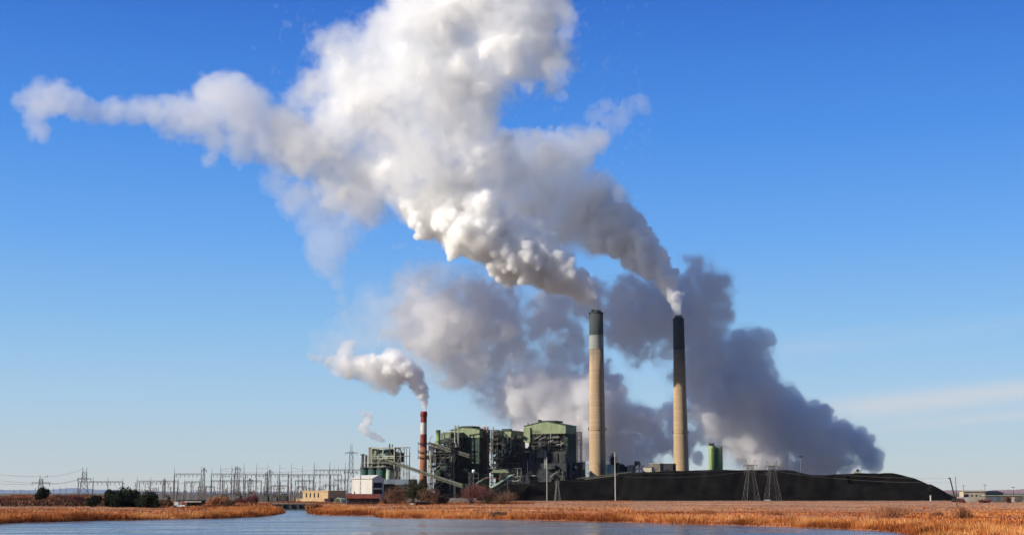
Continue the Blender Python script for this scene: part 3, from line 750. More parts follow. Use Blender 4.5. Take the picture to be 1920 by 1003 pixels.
for k in range(3): MB().box(-wh + 8 + k * 4, -wh + 10 + k * 4, -.12, -.003, zh(920), zh(915)).build("window", M['glass'], hs_)
Yr = 830; rb_ = thing("shed", "long low brown shed with rust-red roof in front of the white shed", "shed", Vector((xp(650, 945, Yr), Yr, 0)), R(6)); zr = lambda p: zp(p, Yr); wr = 60 * Yr / FPX
MB().box(0, wr, 0, 7, 0, zr(933.5)).build("wall", M['brown_wall'], rb_)
MB().box(-.15, -.003, .6, 6.4, 0, zr(935)).build("end_wall", M['white_clad'], rb_)
MB().box(-.2, -.16, 2.6, 4.2, 0, 2.2).build("door", M['red_paint'], rb_)
MB().roof_slabs(-.8, wr + .5, -.9, 7.9, zr(934), zr(926), 'x', .18).build("roof", M['red_roof'], rb_)
MB().gable(.02, wr - .02, .02, 6.98, zr(933.5), zr(926.8), 'x').build("gable", M['brown_wall'], rb_)
for k in range(4): MB().cyl((2.5 + k * 4.6, 2.6, zr(929)), (2.5 + k * 4.6, 2.6, zr(926)), .22, n=8).build("roof_vent", M['steel'], rb_)
for k in range(5): MB().box(1.5 + k * 3.4, 2.9 + k * 3.4, -.08, -.003, 1.0, 2.2).build("window", M['glass'], rb_)
Yn = 1000; tn = thing("pump_house", "tan flat-roofed building with narrow dark windows at the substation's edge", "building", corner(616, Yn), ROT); zn = lambda p: zp(p, Yn); wn_ = wpx(50, Yn); dn = dpx(26, Yn)
MB().box(-wn_, 0, 0, dn, 0, zn(921)).build("wall", M['tan'], tn)
MB().box(-wn_ - .3, .3, -.3, dn + .3, zn(921), zn(919)).build("parapet", M['tan'], tn)
for k in range(4): MB().box(-wn_ + 2.6 + k * 3.3, -wn_ + 3.6 + k * 3.3, -.12, -.003, zn(932), zn(923.5)).build("window", M['glass'], tn)
MB().box(-wn_ - 2, .2, -5, -.31, 0, zn(934)).build("plinth", M['tan'], tn)
for k in range(8): MB().cyl((-wn_ - 1.5 + k * 2.6, -4.5, zn(934)), (-wn_ - 1.5 + k * 2.6, -4.5, zn(932)), .12, n=6).build("post", M['white_paint'], tn)
MB().box(.003, .12, 3, 6, 0, 3).build("door", M['steel'], tn)
Ym = 880; tm = thing("quonset_hut", "pale round-roofed hut with dark open end beside the red-roofed shed", "hut", Vector((xp(634, 943, Ym), Ym, 0)), R(-55)); rm_ = 4.2
arc = [(rm_ * math.cos(a), rm_ * math.sin(a) * .85) for a in np.linspace(0, math.pi, 17)]
V_ = [(x, y, z) for y in (0, 9) for x, z in arc]; F_ = [(i, i + 1, 17 + i + 1, 17 + i) for i in range(16)] + [tuple(range(17, 34))]
link_mesh("shell", V_, F_, M['vessel'], tm, True)
link_mesh("end_wall", [(x * .93, .3, z * .93) for x, z in arc], [tuple(range(17))], M['brown_wall'], tm)
mb = MB()
for (x, z), (x2, z2_) in zip(arc[:-1], arc[1:]): mb.bar((x, 0, z), (x2, 0, z2_), .3)
mb.build("rim", M['vessel'], tm)
# open dark shelter and parked truck on the left bank
Yo = 720; so = thing("shelter", "long dark open-sided shelter with pale flat roof on the left bank", "shelter", Vector((xp(334, 950, Yo), Yo, gz(xp(334, 950, Yo), Yo))), 0)
zo = lambda p: zp(p, Yo) - so.location.z; wo = 45 * Yo / FPX
MB().box(-.4, wo + .4, -.4, 6.4, zo(938.5), zo(936.5)).build("roof", M['duct'], so)
MB().box(wo * .25, wo * .95, -.5, -.41, zo(941), zo(939)).build("fascia", M['white_paint'], so)
MB().box(wo * .3, wo, 3.0, 6, 0, zo(938.55)).build("back_wall", M['brown_wall'], so)
for k in range(5):
    for y_ in (0, 6): MB().bar((wo * k / 4, y_, 0), (wo * k / 4, y_, zo(938.5)), .22).build("post", M['steel'], so)
def pickup(px, Y, label):
    t = thing("pickup_truck", label, "truck", Vector((xp(px, 950, Y), Y, gz(xp(px, 950, Y), Y))), 0)
    b = MB(); b.box(-2.7, 2.7, -.95, .95, .5, 1.0); b.box(-2.7, -.5, -.95, -.85, 1.0, 1.35); b.box(-2.7, -.5, .85, .95, 1.0, 1.35); b.box(-2.7, -2.6, -.85, .85, 1.0, 1.35); b.box(1.0, 2.7, -.9, .9, 1.0, 1.2); b.build("body", M['white_metal'], t)
    c = MB(); vs = [(-.5, -.9, 1.0), (1.25, -.9, 1.0), (.75, -.75, 1.85), (-.35, -.75, 1.85), (-.5, .9, 1.0), (1.25, .9, 1.0), (.75, .75, 1.85), (-.35, .75, 1.85)]
    c.add(vs, [(0, 1, 2, 3), (7, 6, 5, 4), (3, 2, 6, 7), (1, 5, 6, 2), (0, 3, 7, 4), (0, 4, 5, 1)]); cabin = c.build("cab", M['white_metal'], t)
    MB().add([(-.3, -.893, 1.1), (.95, -.893, 1.1), (.65, -.80, 1.7), (-.22, -.80, 1.7)], [(0, 1, 2, 3)]).build("side_window", M['glass'], cabin)
    for x in (-1.75, 1.75):
        for y in (-.85, .85): MB().cyl((x, y - .12, .38), (x, y + .12, .38), .38, n=16).build("wheel", M['black'], t)
    return t
pickup(336, 655, "white pickup truck parked in front of the dark open shelter")
kk = thing("control_box", "small white equipment cabinet standing at the shelter's left post", "cabinet", Vector((xp(331, 945, 700), 700, gz(xp(331, 945, 700), 700))), 0)
MB().box(-.9, .9, -.6, .6, .15, 2.4).build("housing", M['white_metal'], kk); MB().box(-1, 1, -.7, .7, 2.4, 2.6).build("lid", M['galv'], kk); MB().box(-.8, .8, -.63, -.603, .4, 2.2).build("door", M['white_metal'], kk)
# weir at the lake inlet
Yv = G(551, 955, WATER).y + 1; wv = thing("weir", "dark concrete weir closing the narrow lake inlet", "weir", Vector((xp(523, 955, Yv), Yv, WATER)), 0); lv = 58 * Yv / FPX; zv = zp(944.5, Yv) - WATER
MB().box(-3, lv + 3, 0, 3, -2, zv).build("wall", M['dark_conc'], wv)
MB().box(-3.2, lv + 3.2, -.4, 3.4, zv, zv + .3).build("deck", M['concrete'], wv)
for k in range(4): MB().box(lv * (k + .5) / 4 - .4, lv * (k + .5) / 4 + .4, -1, -.003, -2, zv).build("pier", M['dark_conc'], wv)
MB().rail([(-3, 0, zv + .3), (lv + 3, 0, zv + .3)], 1.0, .06).build("railing", M['steel'], wv)
MB().box(-1.5, lv + 1.5, -2, -1.01, -2, .45).build("sill", M['dark_conc'], wv)

# ---------------------------------------------------------------- conveyors
def conveyor(label, p, q, w, h, legs, m='lagging', ribs=True, leg_w=.45):
    p = Vector(p); q = Vector(q); t = thing("conveyor", label, "conveyor", (p.x, p.y, 0)); o = Vector((p.x, p.y, 0)); p = p - o; q = q - o
    MB().bar(p, q, w, h).build("gallery", M['duct_grey'], t)
    up = Vector((0, 0, h / 2 + .2)); MB().bar(p + up, q + up, w + .5, .3).build("roof", M[m], t)
    side = Vector((0, -w / 2 - .06, -.1)); MB().bar(p + side + Vector((0, 0, h * .18)), q + side + Vector((0, 0, h * .18)), .1, h * .32).build("window_strip", M['insul'], t)
    tr = MB(); d = q - p; n = max(3, int(d.length / 3))
    for s_ in (-1, 1):
        off = Vector((0, s_ * (w / 2 + .25), 0)); dn_ = Vector((0, 0, -h / 2 - .9))
        tr.bar(p + off + dn_, q + off + dn_, .35); tr.bar(p + off - dn_ * .62, q + off - dn_ * .62, .3)
        for k in range(n): tr.bar(p + d * (k / n) + off + dn_, p + d * ((k + .5) / n) + off, .22); tr.bar(p + d * ((k + .5) / n) + off, p + d * ((k + 1) / n) + off + dn_, .22)
    tr.build("truss", M[m], t)
    for f in legs:
        u = p + d * f; lg = MB()
        for s_ in (-1, 1): lg.bar((u.x, s_ * 2.6 + u.y, 0), (u.x, s_ * 1.2 + u.y, u.z - h / 2), leg_w)
        k = 0
        while k * 5 + 5 < u.z: lg.bar((u.x, u.y - 2.4, k * 5), (u.x, u.y + 2.4, k * 5 + 5), .25); k += 1
        lg.build("trestle", M['galv'], t)
    return t
conveyor("long inclined coal conveyor descending from the open boiler frame past the red and white chimney", P(722, 862, 1215), P(868, 910, 1190), 2.4, 1.7, (.3, .62, .9))
conveyor("inclined conveyor running from the bunker tower into the dark green boiler house", P(806, 831, 1262), P(880, 854, 1245), 2.4, 1.7, (.6,), 'insul')
conveyor("pale ribbed conveyor rising from the brush to a white light under the turbine hall", P(922, 917, 1180), P(960, 893, 1200), 3.2, 2.4, (.4, .85), 'vessel')
conveyor("short pale conveyor low in the brush left of the green flat roof", P(893, 909, 1185), P(913, 897, 1195), 2.6, 2.0, (.6,))
tl = thing("flood_light", "white flood light shining at the upper end of the ribbed conveyor", "light", P(961.5, 894, 1199))
MB().cyl((0, 0, -3), (0, 0, -.2), .12, n=6).build("bracket", M['galv'], tl); MB().lathe([(.25, -.3), (.85, -.1), (.95, .5), (.5, 1.0), (.1, 1.1)], 16).build("lamp_head", M['white_metal'], tl, True)
Yg = 1190; tg = thing("canopy", "light green flat canopy on thin posts in front of the turbine hall", "canopy", Vector((xp(937, 890, Yg), Yg, 0)), 0); zg = lambda p: zp(p, Yg)
MB().add([(-8, -4, zg(886)), (8, -4, zg(886)), (8, 4, zg(886)), (-8, 4, zg(886)), (-5.5, -3, zg(880.5)), (5.5, -3, zg(880.5)), (5.5, 3, zg(880.5)), (-5.5, 3, zg(880.5))], [(0, 3, 2, 1), (4, 5, 6, 7), (0, 1, 5, 4), (1, 2, 6, 5), (2, 3, 7, 6), (3, 0, 4, 7)]).build("roof", M['pale_green'], tg)
for x in (-6.5, 0, 6.5):
    for y in (-3, 3): MB().bar((x, y, 0), (x, y, zg(886)), .45).build("post", M['galv'], tg)
MB().box(-14, 2, 1, 2, zg(897), zg(895.5)).build("pipe_rack", M['rust'], tg)
tgt = thing("tank_stand", "small round tank on a dark railed frame left of the green canopy", "tank", Vector((xp(888, 900, 1215), 1215, 0)), 0)
frame(tgt, -4, 4, -3, 3, 0, zp(886, 1215), 4, 4.5, .35, 'galv'); MB().lathe([(1.4, zp(886, 1215)), (1.4, zp(881, 1215)), (.5, zp(879.5, 1215))], 18).build("tank", M['white_metal'], tgt, True)
# ---------------------------------------------------------------- plant between and behind the two tall chimneys
def vessel(label, px, Y, py0, r, m, py_top, deck=True):
    t = thing("vessel", label, "vessel", Vector((xp(px, 885, Y), Y, 0))); H = zp(py_top, Y)
    MB().lathe([(r, 0), (r, H), (r * .6, H + r * .3), (.05, H + r * .38)], 28).build("shell", m, t, True)
    if deck:
        MB().rail([(r * math.cos(a), r * math.sin(a), H) for a in np.linspace(0, 6.283, 13)], 1.2, .12).build("railing", M['steel'], t)
    return t
vessel("pale green vessel at the right foot of the taller front chimney", 1144, 1320, 0, 3.9, M['vessel'], 873)
ta = thing("absorber", "dark narrow absorber tower right of the taller front chimney's foot", "absorber", Vector((xp(1150, 885, 1345), 1345, 0))); za = lambda p: zp(p, 1345)
MB().box(-2.6, 2.6, -2.6, 2.6, 0, za(856)).build("casing", M['duct'], ta); MB().cyl((-1, 0, za(856)), (-1, 0, za(849)), 1.0, n=14).build("vent_pipe", M['duct_grey'], ta)
frame(ta, -3.6, 3.6, -3.6, -2.9, 0, za(854), 3.6, 4, .3, 'duct_grey'); MB().box(2.6, 6, -2, 2, 0, za(867)).build("side_duct", M['duct'], ta)
tt = thing("storage_tank", "dark storage tank pair joined to the absorber tower", "tank", Vector((xp(1165, 885, 1335), 1335, 0)))
MB().lathe([(3.4, 0), (3.4, zp(871, 1335)), (.1, zp(869, 1335))], 24).build("shell", M['duct'], tt, True); MB().cyl((5.4, 1, 0), (5.4, 1, zp(874, 1335)), 2.2, n=20).build("shell", M['duct_grey'], tt)
def block(name, label, cat, px0, px1, py_top, Y, m, roof=None, d=9):
    t = thing(name, label, cat, corner(px1, Y), ROT); w = wpx((px1 - px0) * .8, Y)
    H = zp(py_top, Y); MB().box(-w, 0, 0, d, 0, H).build("wall", m, t); MB().box(-w - .3, .3, -.3, d + .3, H, H + .5).build("roof", roof or M['duct_grey'], t)
    MB().box(-w * .7, -w * .45, -.1, -.003, H * .72, H * .86).build("window", M['glass'], t)
    return t
block("pump_house", "narrow beige pump house left of the slanted hopper frame", "building", 1175, 1184, 873, 1330, M['beige'])
tf = thing("hopper_frame", "slanted steel hopper frame between the two tall chimneys", "hopper", Vector((xp(1195, 885, 1335), 1335, 0))); zf = lambda p: zp(p, 1335)
MB().bar((-6, 0, zf(884)), (2, 0, zf(866)), .9).bar((-3, 0, zf(884)), (4, 0, zf(868)), .6).build("chute", M['duct_grey'], tf)
MB().box(-2.5, 2.5, -2, 2, zf(872), zf(864)).build("head_house", M['duct'], tf); frame(tf, -6, 6, -2, 2, 0, zf(871), 4, 4, .4, 'galv')
mb = MB()
for a in np.linspace(0, 6.283, 21)[:-1]: mb.bar((7 + 3 * math.cos(a), -2.5, zf(879) + 3 * math.sin(a)), (7 + 3 * math.cos(a + .314), -2.5, zf(879) + 3 * math.sin(a + .314)), .35)
mb.build("wheel_ring", M['galv'], tf)
block("filter_house", "grey-beige filter house between the two tall chimneys", "building", 1213, 1238, 869, 1330, M['insul'], M['beige'], 10)
block("filter_house", "dark filter house touching the left side of the farther tall chimney", "building", 1238, 1262, 869.5, 1345, M['duct'], M['duct_grey'], 9)
block("switch_house", "low pale switch house half hidden by the coal heap edge", "building", 1203, 1222, 876, 1318, M['beige'], M['insul'], 6)
tr_ = thing("pipe_rack", "long pale pipe rack following the coal heap's left crest", "pipe rack", Vector((xp(1085, 900, 1222), 1222, 0)))
a_, b_ = P(1082, 900, 1222) - tr_.location, P(1182, 887.5, 1226) - tr_.location
MB().bar(a_, b_, 1.6, .5).build("deck", M['pale_steel'], tr_); MB().rail([a_ + Vector((0, -.8, .2)), b_ + Vector((0, -.8, .2))], 1.6, .2).build("railing", M['pale_steel'], tr_)
mb = MB()
for k in range(12):
    u = a_ + (b_ - a_) * k / 11; mb.bar((u.x, u.y, u.z - 5), u, .4)
mb.build("trestle", M['galv'], tr_)
# twin green silos on the heap
Yx = 1330; ts = thing("silo", "bright green silo with rooftop filter standing behind the coal heap crest", "silo", Vector((xp(1335.5, 880, Yx), Yx, 0))); zx = lambda p: zp(p, Yx)
MB().lathe([(3.2, 0), (3.2, zx(836)), (2.9, zx(835.3))], 32).build("shell", M['green_tank'], ts, True)
MB().box(-1.6, 1.2, -1, 1, zx(835.5), zx(831)).cyl((1.4, 0, zx(835.5)), (1.4, 0, zx(829)), .5, n=10).box(-2.4, -1.8, -.4, .4, zx(835.5), zx(829.5)).build("roof_filter", M['steel'], ts)
MB().rail([(3 * math.cos(a), 3 * math.sin(a), zx(835.5)) for a in np.linspace(0, 6.283, 13)], 1.4, .12).build("railing", M['steel'], ts)
MB().bar((-.6, -3.15, 15), (-.6, -3.15, zx(848)), .25).box(-.7, .3, -3.4, -3.09, zx(845), zx(842)).build("ladder", M['steel'], ts)
t5 = thing("silo", "green silo with flat top joined to the right of the silo with the filter", "silo", Vector((xp(1348, 880, Yx + 3), Yx + 3, 0)))
MB().lathe([(3.7, 0), (3.7, zx(838.5)), (3.4, zx(838))], 32).build("shell", M['green_tank'], t5, True); MB().rail([(3.6 * math.cos(a), 3.6 * math.sin(a), zx(838)) for a in np.linspace(0, 6.283, 13)], 1.2, .12).build("railing", M['steel'], t5)
tx = thing("loader", "pale yellow machine just showing over the right crest of the coal heap", "loader", Vector((xp(1607, 887, 1275), 1275, zp(890, 1275))))
MB().box(-3, 3, -1.5, 1.5, .5, 3.0).build("body", M['beige'], tx); MB().box(-.5, 1.8, -1.2, 1.2, 3.0, 5.0).build("cab", M['glass'], tx); MB().bar((2.5, 0, 2), (4.5, 0, 5.5), .5).build("boom", M['steel'], tx)
for x in (-2, 2):
    for y in (-1.4, 1.4): MB().cyl((x, y - .4, .3), (x, y + .4, .3), 1.1, n=16).build("wheel", M['black'], tx)
# ---------------------------------------------------------------- masts, pylons, substation
def mast(label, px, Y, py_top, r=.3, head=False, z0=None, cat="mast", m='galv', name="light_mast"):
    x = xp(px, 900, Y); z = z0 if z0 is not None else gz(x, Y)
    t = thing(name, label, cat, Vector((x, Y, z))); H = zp(py_top, Y) - z
    MB().cyl((0, 0, -.5), (0, 0, H), r * 1.3, r * .8, n=10).build("pole", M[m], t)
    if head:
        hd = MB(); hd.box(-2.2, 2.2, -.25, .25, H - .2, H + .2)
        for k in range(4): hd.box(-2.1 + k * 1.2, -1.4 + k * 1.2, -.8, -.2, H - .5, H + .6)
        hd.build("lamp_bar", M['steel'], t)
    return t
mast("tall thin white pole in front of the coal heap left of the farther chimney", 1153.5, 1180, 847, .38, m='white_paint')
mast("light mast with a bar of lamps on top of the coal heap", 1502, 1245, 855.5, .36, True, zp(893, 1245))
mast("thin pale pole in front of the dark turbine hall", 1025.5, 1185, 857, .28, m='white_paint')
mast("bare dark utility pole crossed by the leaning crane boom on the right", 1792, 700, 893, .17, m='bark', cat="pole", name="utility_pole")
for px, top, lab in ((1846, 907, "utility pole with crossarm above the beige works building"), (1899, 911, "utility pole with crossarm at the right edge beyond the long shed"), (1806, 909, "short faint utility pole left of the beige works building")):
    t = mast(lab, px, 1010, top, .16, m='bark', cat="pole", name="utility_pole"); H = zp(top, 1010)
    MB().bar((-1.3, 0, H - .6), (1.3, 0, H - .6), .25).build("crossarm", M['bark'], t)
tz = thing("crane", "dark leaning crane boom rising beside the pole right of the coal heap", "crane", Vector((xp(1791, 933, 1000), 1000, 0)))
MB().truss((0, 0, 2), (xp(1781.5, 897, 1000) - xp(1791, 933, 1000), 0, zp(897, 1000)), 1.1, 1.1, 8, .28).build("boom", M['steel'], tz)
MB().box(-1.5, 3, -1.4, 1.4, .9, 2.8).build("cab", M['steel'], tz); MB().box(-2.5, 3.5, -1.6, 1.6, .1, .9).build("track", M['black'], tz)
MB().cyl((-3.55, 0, zp(897, 1000) - .2), (-3.55, 0, zp(897, 1000) + .9), .5, n=10).build("sheave", M['steel'], tz)

def pylon(label, px, Y, py_top, half_w, arms, horns=(-3, 3), waist=.62, group=None, m='galv', bw=.17):
    x = xp(px, 920, Y); z = gz(x, Y); t = thing("pylon", label, "pylon", Vector((x, Y, z)), R(12), group); H = zp(py_top, Y) - z
    MB().lattice((0, 0), half_w, half_w * .45, -.3, H * waist, 4, bw).lattice((0, 0), half_w * .45, half_w * .36, H * waist, H * .86, 3, bw).build("tower", M[m], t)
    for f, L in arms:
        a = MB(); a.truss((-L, 0, H * f), (L, 0, H * f), .9, half_w * .5, 8, bw * .7); a.build("crossarm", M[m], t)
        for xx in (-L * .95, 0, L * .95): MB().cyl((xx, 0, H * f - .3), (xx, 0, H * f - 2.4), .18, n=6).build("insulator", M['porcelain'], t)
    for hx in horns: MB().bar((hx * .4, 0, H * .86), (hx, 0, H), bw).bar((hx * .9, 0, H * .86), (hx, 0, H), bw * .8).build("peak", M[m], t)
    return t
pylon("steel lattice pylon in front of the coal heap, left one of the pair", 1408, 1160, 861, 5.6, ((.86, 6), (.7, 5.2)), (-4.5, 4.5), .64, "lattice pylons in front of the coal heap", 'dull_steel', .19)
pylon("steel lattice pylon in front of the coal heap, right one of the pair", 1448.5, 1160, 863, 5.6, ((.86, 6), (.7, 5.2)), (-4.5, 4.5), .64, "lattice pylons in front of the coal heap", 'dull_steel', .19)
pylon("lone lattice pylon with short crossarms behind the round juniper at the far left", 76, 1050, 890, 3.2, ((.72, 6.5),), (-1, 4.5), .62, m='sub_steel')
pylon("twin-peaked lattice pylon at the left end of the substation", 157, 1080, 875, 4.2, ((.66, 5.2),), (-1.7, 1.7), .6, m='sub_steel')
pylon("tall faint lattice pylon behind the white shed", 657.5, 1600, 831, 5.0, ((.83, 7.0), (.47, 8.0)), (-1, 1), .5, m='sub_steel', bw=.24)
tp = pylon("tiny lattice tower half lost against the dark turbine hall", 1045, 1175, 894, 2.2, ((.8, 2),), (-.6, .6), .6, bw=.15)

SUBG = "steel gantries of the substation"
def gantry(label, px0, px1, py_beam, Y, n, spire_py, m='sub_steel', cw=.55, bh=1.0):
    x0, x1 = xp(px0, 905, Y), xp(px1, 905, Y); z = gz((x0 + x1) / 2, Y); H = zp(py_beam, Y) - z
    t = thing("gantry", label, "gantry", Vector((x0, Y, z)), 0, SUBG); L = x1 - x0
    for k in range(n):
        x = L * k / (n - 1)
        MB().lattice((x, 0), cw, cw * .35, -.5, H, max(3, int(H / 4)), .11, cw * .5, cw * .3).build("column", M[m], t)
        if spire_py: MB().cyl((x, 0, H), (x, 0, zp(spire_py, Y) - z), .22, .06, n=6).build("spire", M[m], t)
    MB().truss((0, 0, H), (L, 0, H), bh, .8, max(4, int(L / 3)), .2).build("beam", M[m], t)
    for k in range(int(L / 3.2)): MB().cyl((1.6 + k * 3.2, 0, H - .3), (1.6 + k * 3.2, 0, H - 2.6), .2, n=6).build("insulator_string", M['porcelain'], t)
    return t
for args in [
    ("low steel gantry linking the twin-peaked pylon to the dark junipers", 147, 230, 903, 1060, 4, 893),
    ("low steel gantry right of the dark junipers, left of the tall masts", 257, 334, 902, 1060, 4, 893),
    ("upper gantry between the first two tall masts of the substation", 327, 377, 888.5, 1120, 2, None),
    ("short low gantry under the gap left of the paired lattice posts", 346, 374, 903, 1090, 3, 898),
    ("lowest dark gantry beam near the middle of the substation", 372, 402, 912, 1030, 3, None),
    ("upper gantry starting at the third tall mast", 396, 460, 888.5, 1150, 4, None),
    ("long middle-height gantry under the upper beam of the substation centre", 397, 490, 901, 1080, 5, None),
    ("upper gantry in the right centre of the substation", 460, 541, 889, 1150, 5, None),
    ("low gantry above the maroon bush", 509, 541, 910.5, 1040, 3, None),
    ("middle-height gantry above the tan pump house", 554, 587, 900.5, 1090, 3, None),
    ("low short gantry left of the tan pump house", 557, 574, 912, 1050, 2, None),
    ("high dark gantry reaching from the masts to the teal silos", 588.5, 676, 881, 1130, 4, 866),
    ("low gantry directly above the tan pump house roof", 606, 635, 909, 1070, 3, None),
    ("small high gantry just left of the white shed", 626, 652, 899.5, 1100, 2, 872),
    ("wide second-row gantry behind the right centre masts", 540, 640, 889.5, 1240, 6, None)]: gantry(*args)
masts_ = [(326.4, 874), (377, 873), (396.5, 875), (413, 870), (434, 868), (448.5, 873), (457, 868), (480.5, 868), (501.5, 868), (524, 868), (540, 880), (546, 868), (567, 870), (588.3, 864), (618, 864), (634, 872), (647, 865)]
for k, (px, top) in enumerate(masts_):
    Y = 1110 + (k % 3) * 20; x = xp(px, 900, Y); z = gz(x, Y); H = zp(top, Y) - z
    t = thing("lightning_mast", "tapered grey lightning mast, %s tall one from the substation's left end" % ORD[k], "mast", Vector((x, Y, z)), 0, "lightning masts of the substation")
    MB().lattice((0, 0), .5, .25, -.5, H * .62, 6, .13).build("shaft", M['sub_steel'], t); MB().cyl((0, 0, H * .62), (0, 0, H), .26, .08, n=6).build("spire", M['sub_steel'], t)
    s_ = 1 if k % 2 else -1
    if 3 <= k <= 13: MB().bar((0, 0, H * .86), (s_ * 5, 0, H * .86), .16).bar((0, 0, H * .66), (s_ * 7, 0, H * .66), .2).build("crossarm", M['sub_steel'], t)
for px, top, w, lab in ((382, 876, .9, "thick lattice post beside the second tall mast"), (443, 874, 1.5, "broad lattice tower in the middle of the substation"), (499, 886, 1.1, "lattice post just left of the ninth tall mast"), (506, 880, 1.1, "lattice post just right of the ninth tall mast"), (469, 896, 1.0, "short lattice post in front of the substation centre"), (308, 898, 1.2, "short lattice post under the low gantry right of the junipers")):
    Y = 1085; x = xp(px, 900, Y); z = gz(x, Y); H = zp(top, Y) - z
    t = thing("lattice_post", lab, "lattice post", Vector((x, Y, z))); MB().lattice((0, 0), w * 1.2, w * .55, -.5, H, 7, .14).build("shaft", M['sub_steel'], t)
    MB().bar((-w * 2.2, 0, H * .93), (w * 2.2, 0, H * .93), .3).build("crossarm", M['sub_steel'], t)
    for sx in (-1, 1): MB().cyl((sx * w * 2, 0, H * .93), (sx * w * 2, 0, H * .93 - 2), .18, n=6).build("insulator", M['porcelain'], t)
# switch stands: one built, the rest copied
proto = thing("switch_stand", "grey disconnect switch stand with brown insulators among the substation posts", "switch stand", (0, 0, 0), 0, "switch stands of the substation")
for x in (-1.6, 1.6): MB().bar((x, 0, -.5), (x, 0, 5), .26).build("post", M['sub_steel'], proto)
MB().bar((-2.6, 0, 5), (2.6, 0, 5), .34).build("beam", M['sub_steel'], proto)
for x in (-2.2, 0, 2.2): MB().lathe([(.14, 5.1), (.26, 5.3), (.14, 5.6), (.26, 5.9), (.14, 6.2), (.26, 6.5), (.14, 6.9)], 8, (x, 0)).build("insulator", M['porcelain'], proto)
MB().bar((-2.6, 0, 7.0), (2.6, 0, 7.0), .14).build("blade", M['galv'], proto)
rs_ = random.Random(4); first = True
for k in range(44):
    px = 262 + k * 8.9 + rs_.uniform(-3, 3); Y = rs_.choice([1000, 1030, 1060, 1100, 1150])
    o = proto if first else copy_tree(proto); first = False
    x = xp(px, 920, Y); o.location = (x, Y, gz(x, Y)); s_ = rs_.uniform(.8, 1.5); o.scale = (rs_.uniform(.8, 1.2), 1, s_); o.rotation_euler = (0, 0, rs_.choice([0, .5, 1.57]))
proto = thing("transformer", "grey transformer tank with cooling fins and three bushings in the substation", "transformer", (0, 0, 0), 0, "transformers of the substation")
MB().box(-2.6, 2.6, -1.5, 1.5, .3, 3.8).build("tank", M['duct_grey'], proto)
mb = MB()
for k in range(9): mb.box(-2.3 + k * .55, -2.05 + k * .55, -2.6, -1.52, .7, 3.4)
mb.build("radiator", M['galv'], proto); MB().cyl((-2, .6, 4.6), (2, .6, 4.6), .55, n=14).build("conservator", M['duct_grey'], proto)
for x in (-1.6, 0, 1.6): MB().lathe([(.2, 3.8), (.34, 4.1), (.2, 4.5), (.32, 4.9), (.16, 5.4), (.28, 5.7), (.1, 6.4)], 8, (x, -.5)).build("bushing", M['porcelain'], proto)
MB().box(-3, 3, -2.6, 1.7, 0, .3).build("plinth", M['concrete'], proto)
first = True
for px in (286, 312, 420, 446, 471, 498, 516, 532, 585):
    Y = rs_.choice([1010, 1040]); o = proto if first else copy_tree(proto); first = False; x = xp(px, 930, Y); o.location = (x, Y, gz(x, Y)); o.rotation_euler = (0, 0, rs_.uniform(-.4, .4)); o.scale = (1.0, 1.0, rs_.uniform(.9, 1.5))
# thin bus posts
proto = thing("bus_post", "thin grey bus support post with a stacked insulator on top", "bus post", (0, 0, 0), 0, "bus support posts of the substation")
MB().cyl((0, 0, -.5), (0, 0, 9), .17, n=8).build("post", M['sub_steel'], proto); MB().lathe([(.16, 9), (.3, 9.3), (.16, 9.7), (.3, 10.1), (.16, 10.5), (.28, 10.8), (.1, 11.4)], 8).build("insulator", M['porcelain'], proto)
MB().bar((-1.2, 0, 9), (1.2, 0, 9), .2).build("crosspiece", M['sub_steel'], proto)
first = True
for k in range(64):
    px = 255 + k * 6.35 + rs_.uniform(-3, 3); Y = rs_.choice([1020, 1070, 1120, 1180, 1230]); o = proto if first else copy_tree(proto); first = False
    x = xp(px, 920, Y); o.location = (x, Y, gz(x, Y)); o.scale = (1, 1, rs_.uniform(.7, 1.35))
for k in range(10):
    px = 28 + k * 12 + rs_.uniform(-3, 3); Y = 1120; o = copy_tree(proto); x = xp(px, 920, Y); o.location = (x, Y, gz(x, Y)); o.scale = (1, 1, rs_.uniform(.6, 1.0))
    o["label"] = "short pole on the brushy rise left of the substation"; o["group"] = "short poles left of the substation"; o["category"] = "pole"
def wire(name, label, pts, sag, r=.05, group=None):
    mb = MB()
    for p, q in zip(pts[:-1], pts[1:]):
        p = Vector(p); q = Vector(q); prev = p
        for k in range(1, 13):
            t = k / 12; u = p.lerp(q, t) - Vector((0, 0, sag * 4 * t * (1 - t))); mb.cyl(prev, u, r, n=4, cap=False); prev = u
    o = mb.build(name, M['sub_steel']); tag(o, label, "cable", group)
for k, (a, b, c, lab) in enumerate(((872, 893, 878, "highest thin cable of the spans above the left-hand pylons"), (884, 905, 894, "middle cable of the spans reaching the left-hand pylons"), (896, 906, 895, "lowest cable of the spans reaching the left-hand pylons"))):
    wire("power_cable", lab, [P(-90, a, 1000), P(70 + k * 8, b, 1050), P(157, c, 1080)], 2.0, .07, "power cables on the left")
wire("power_cable", "thin cable strung across the substation at mid height", [P(262, 905, 1060), P(397, 902, 1085), P(546, 901, 1120), P(660, 901, 1120)], 1.0, .08, "substation cables")
wire("power_cable", "thin cable strung low across the substation", [P(280, 921, 1040), P(420, 920, 1040), P(560, 920, 1050)], .6, .1, "substation cables")
wire("power_cable", "thin cable strung near the mast tops of the substation", [P(413, 882, 1130), P(502, 884, 1130), P(588, 880, 1130)], 1.0, .07, "substation cables")
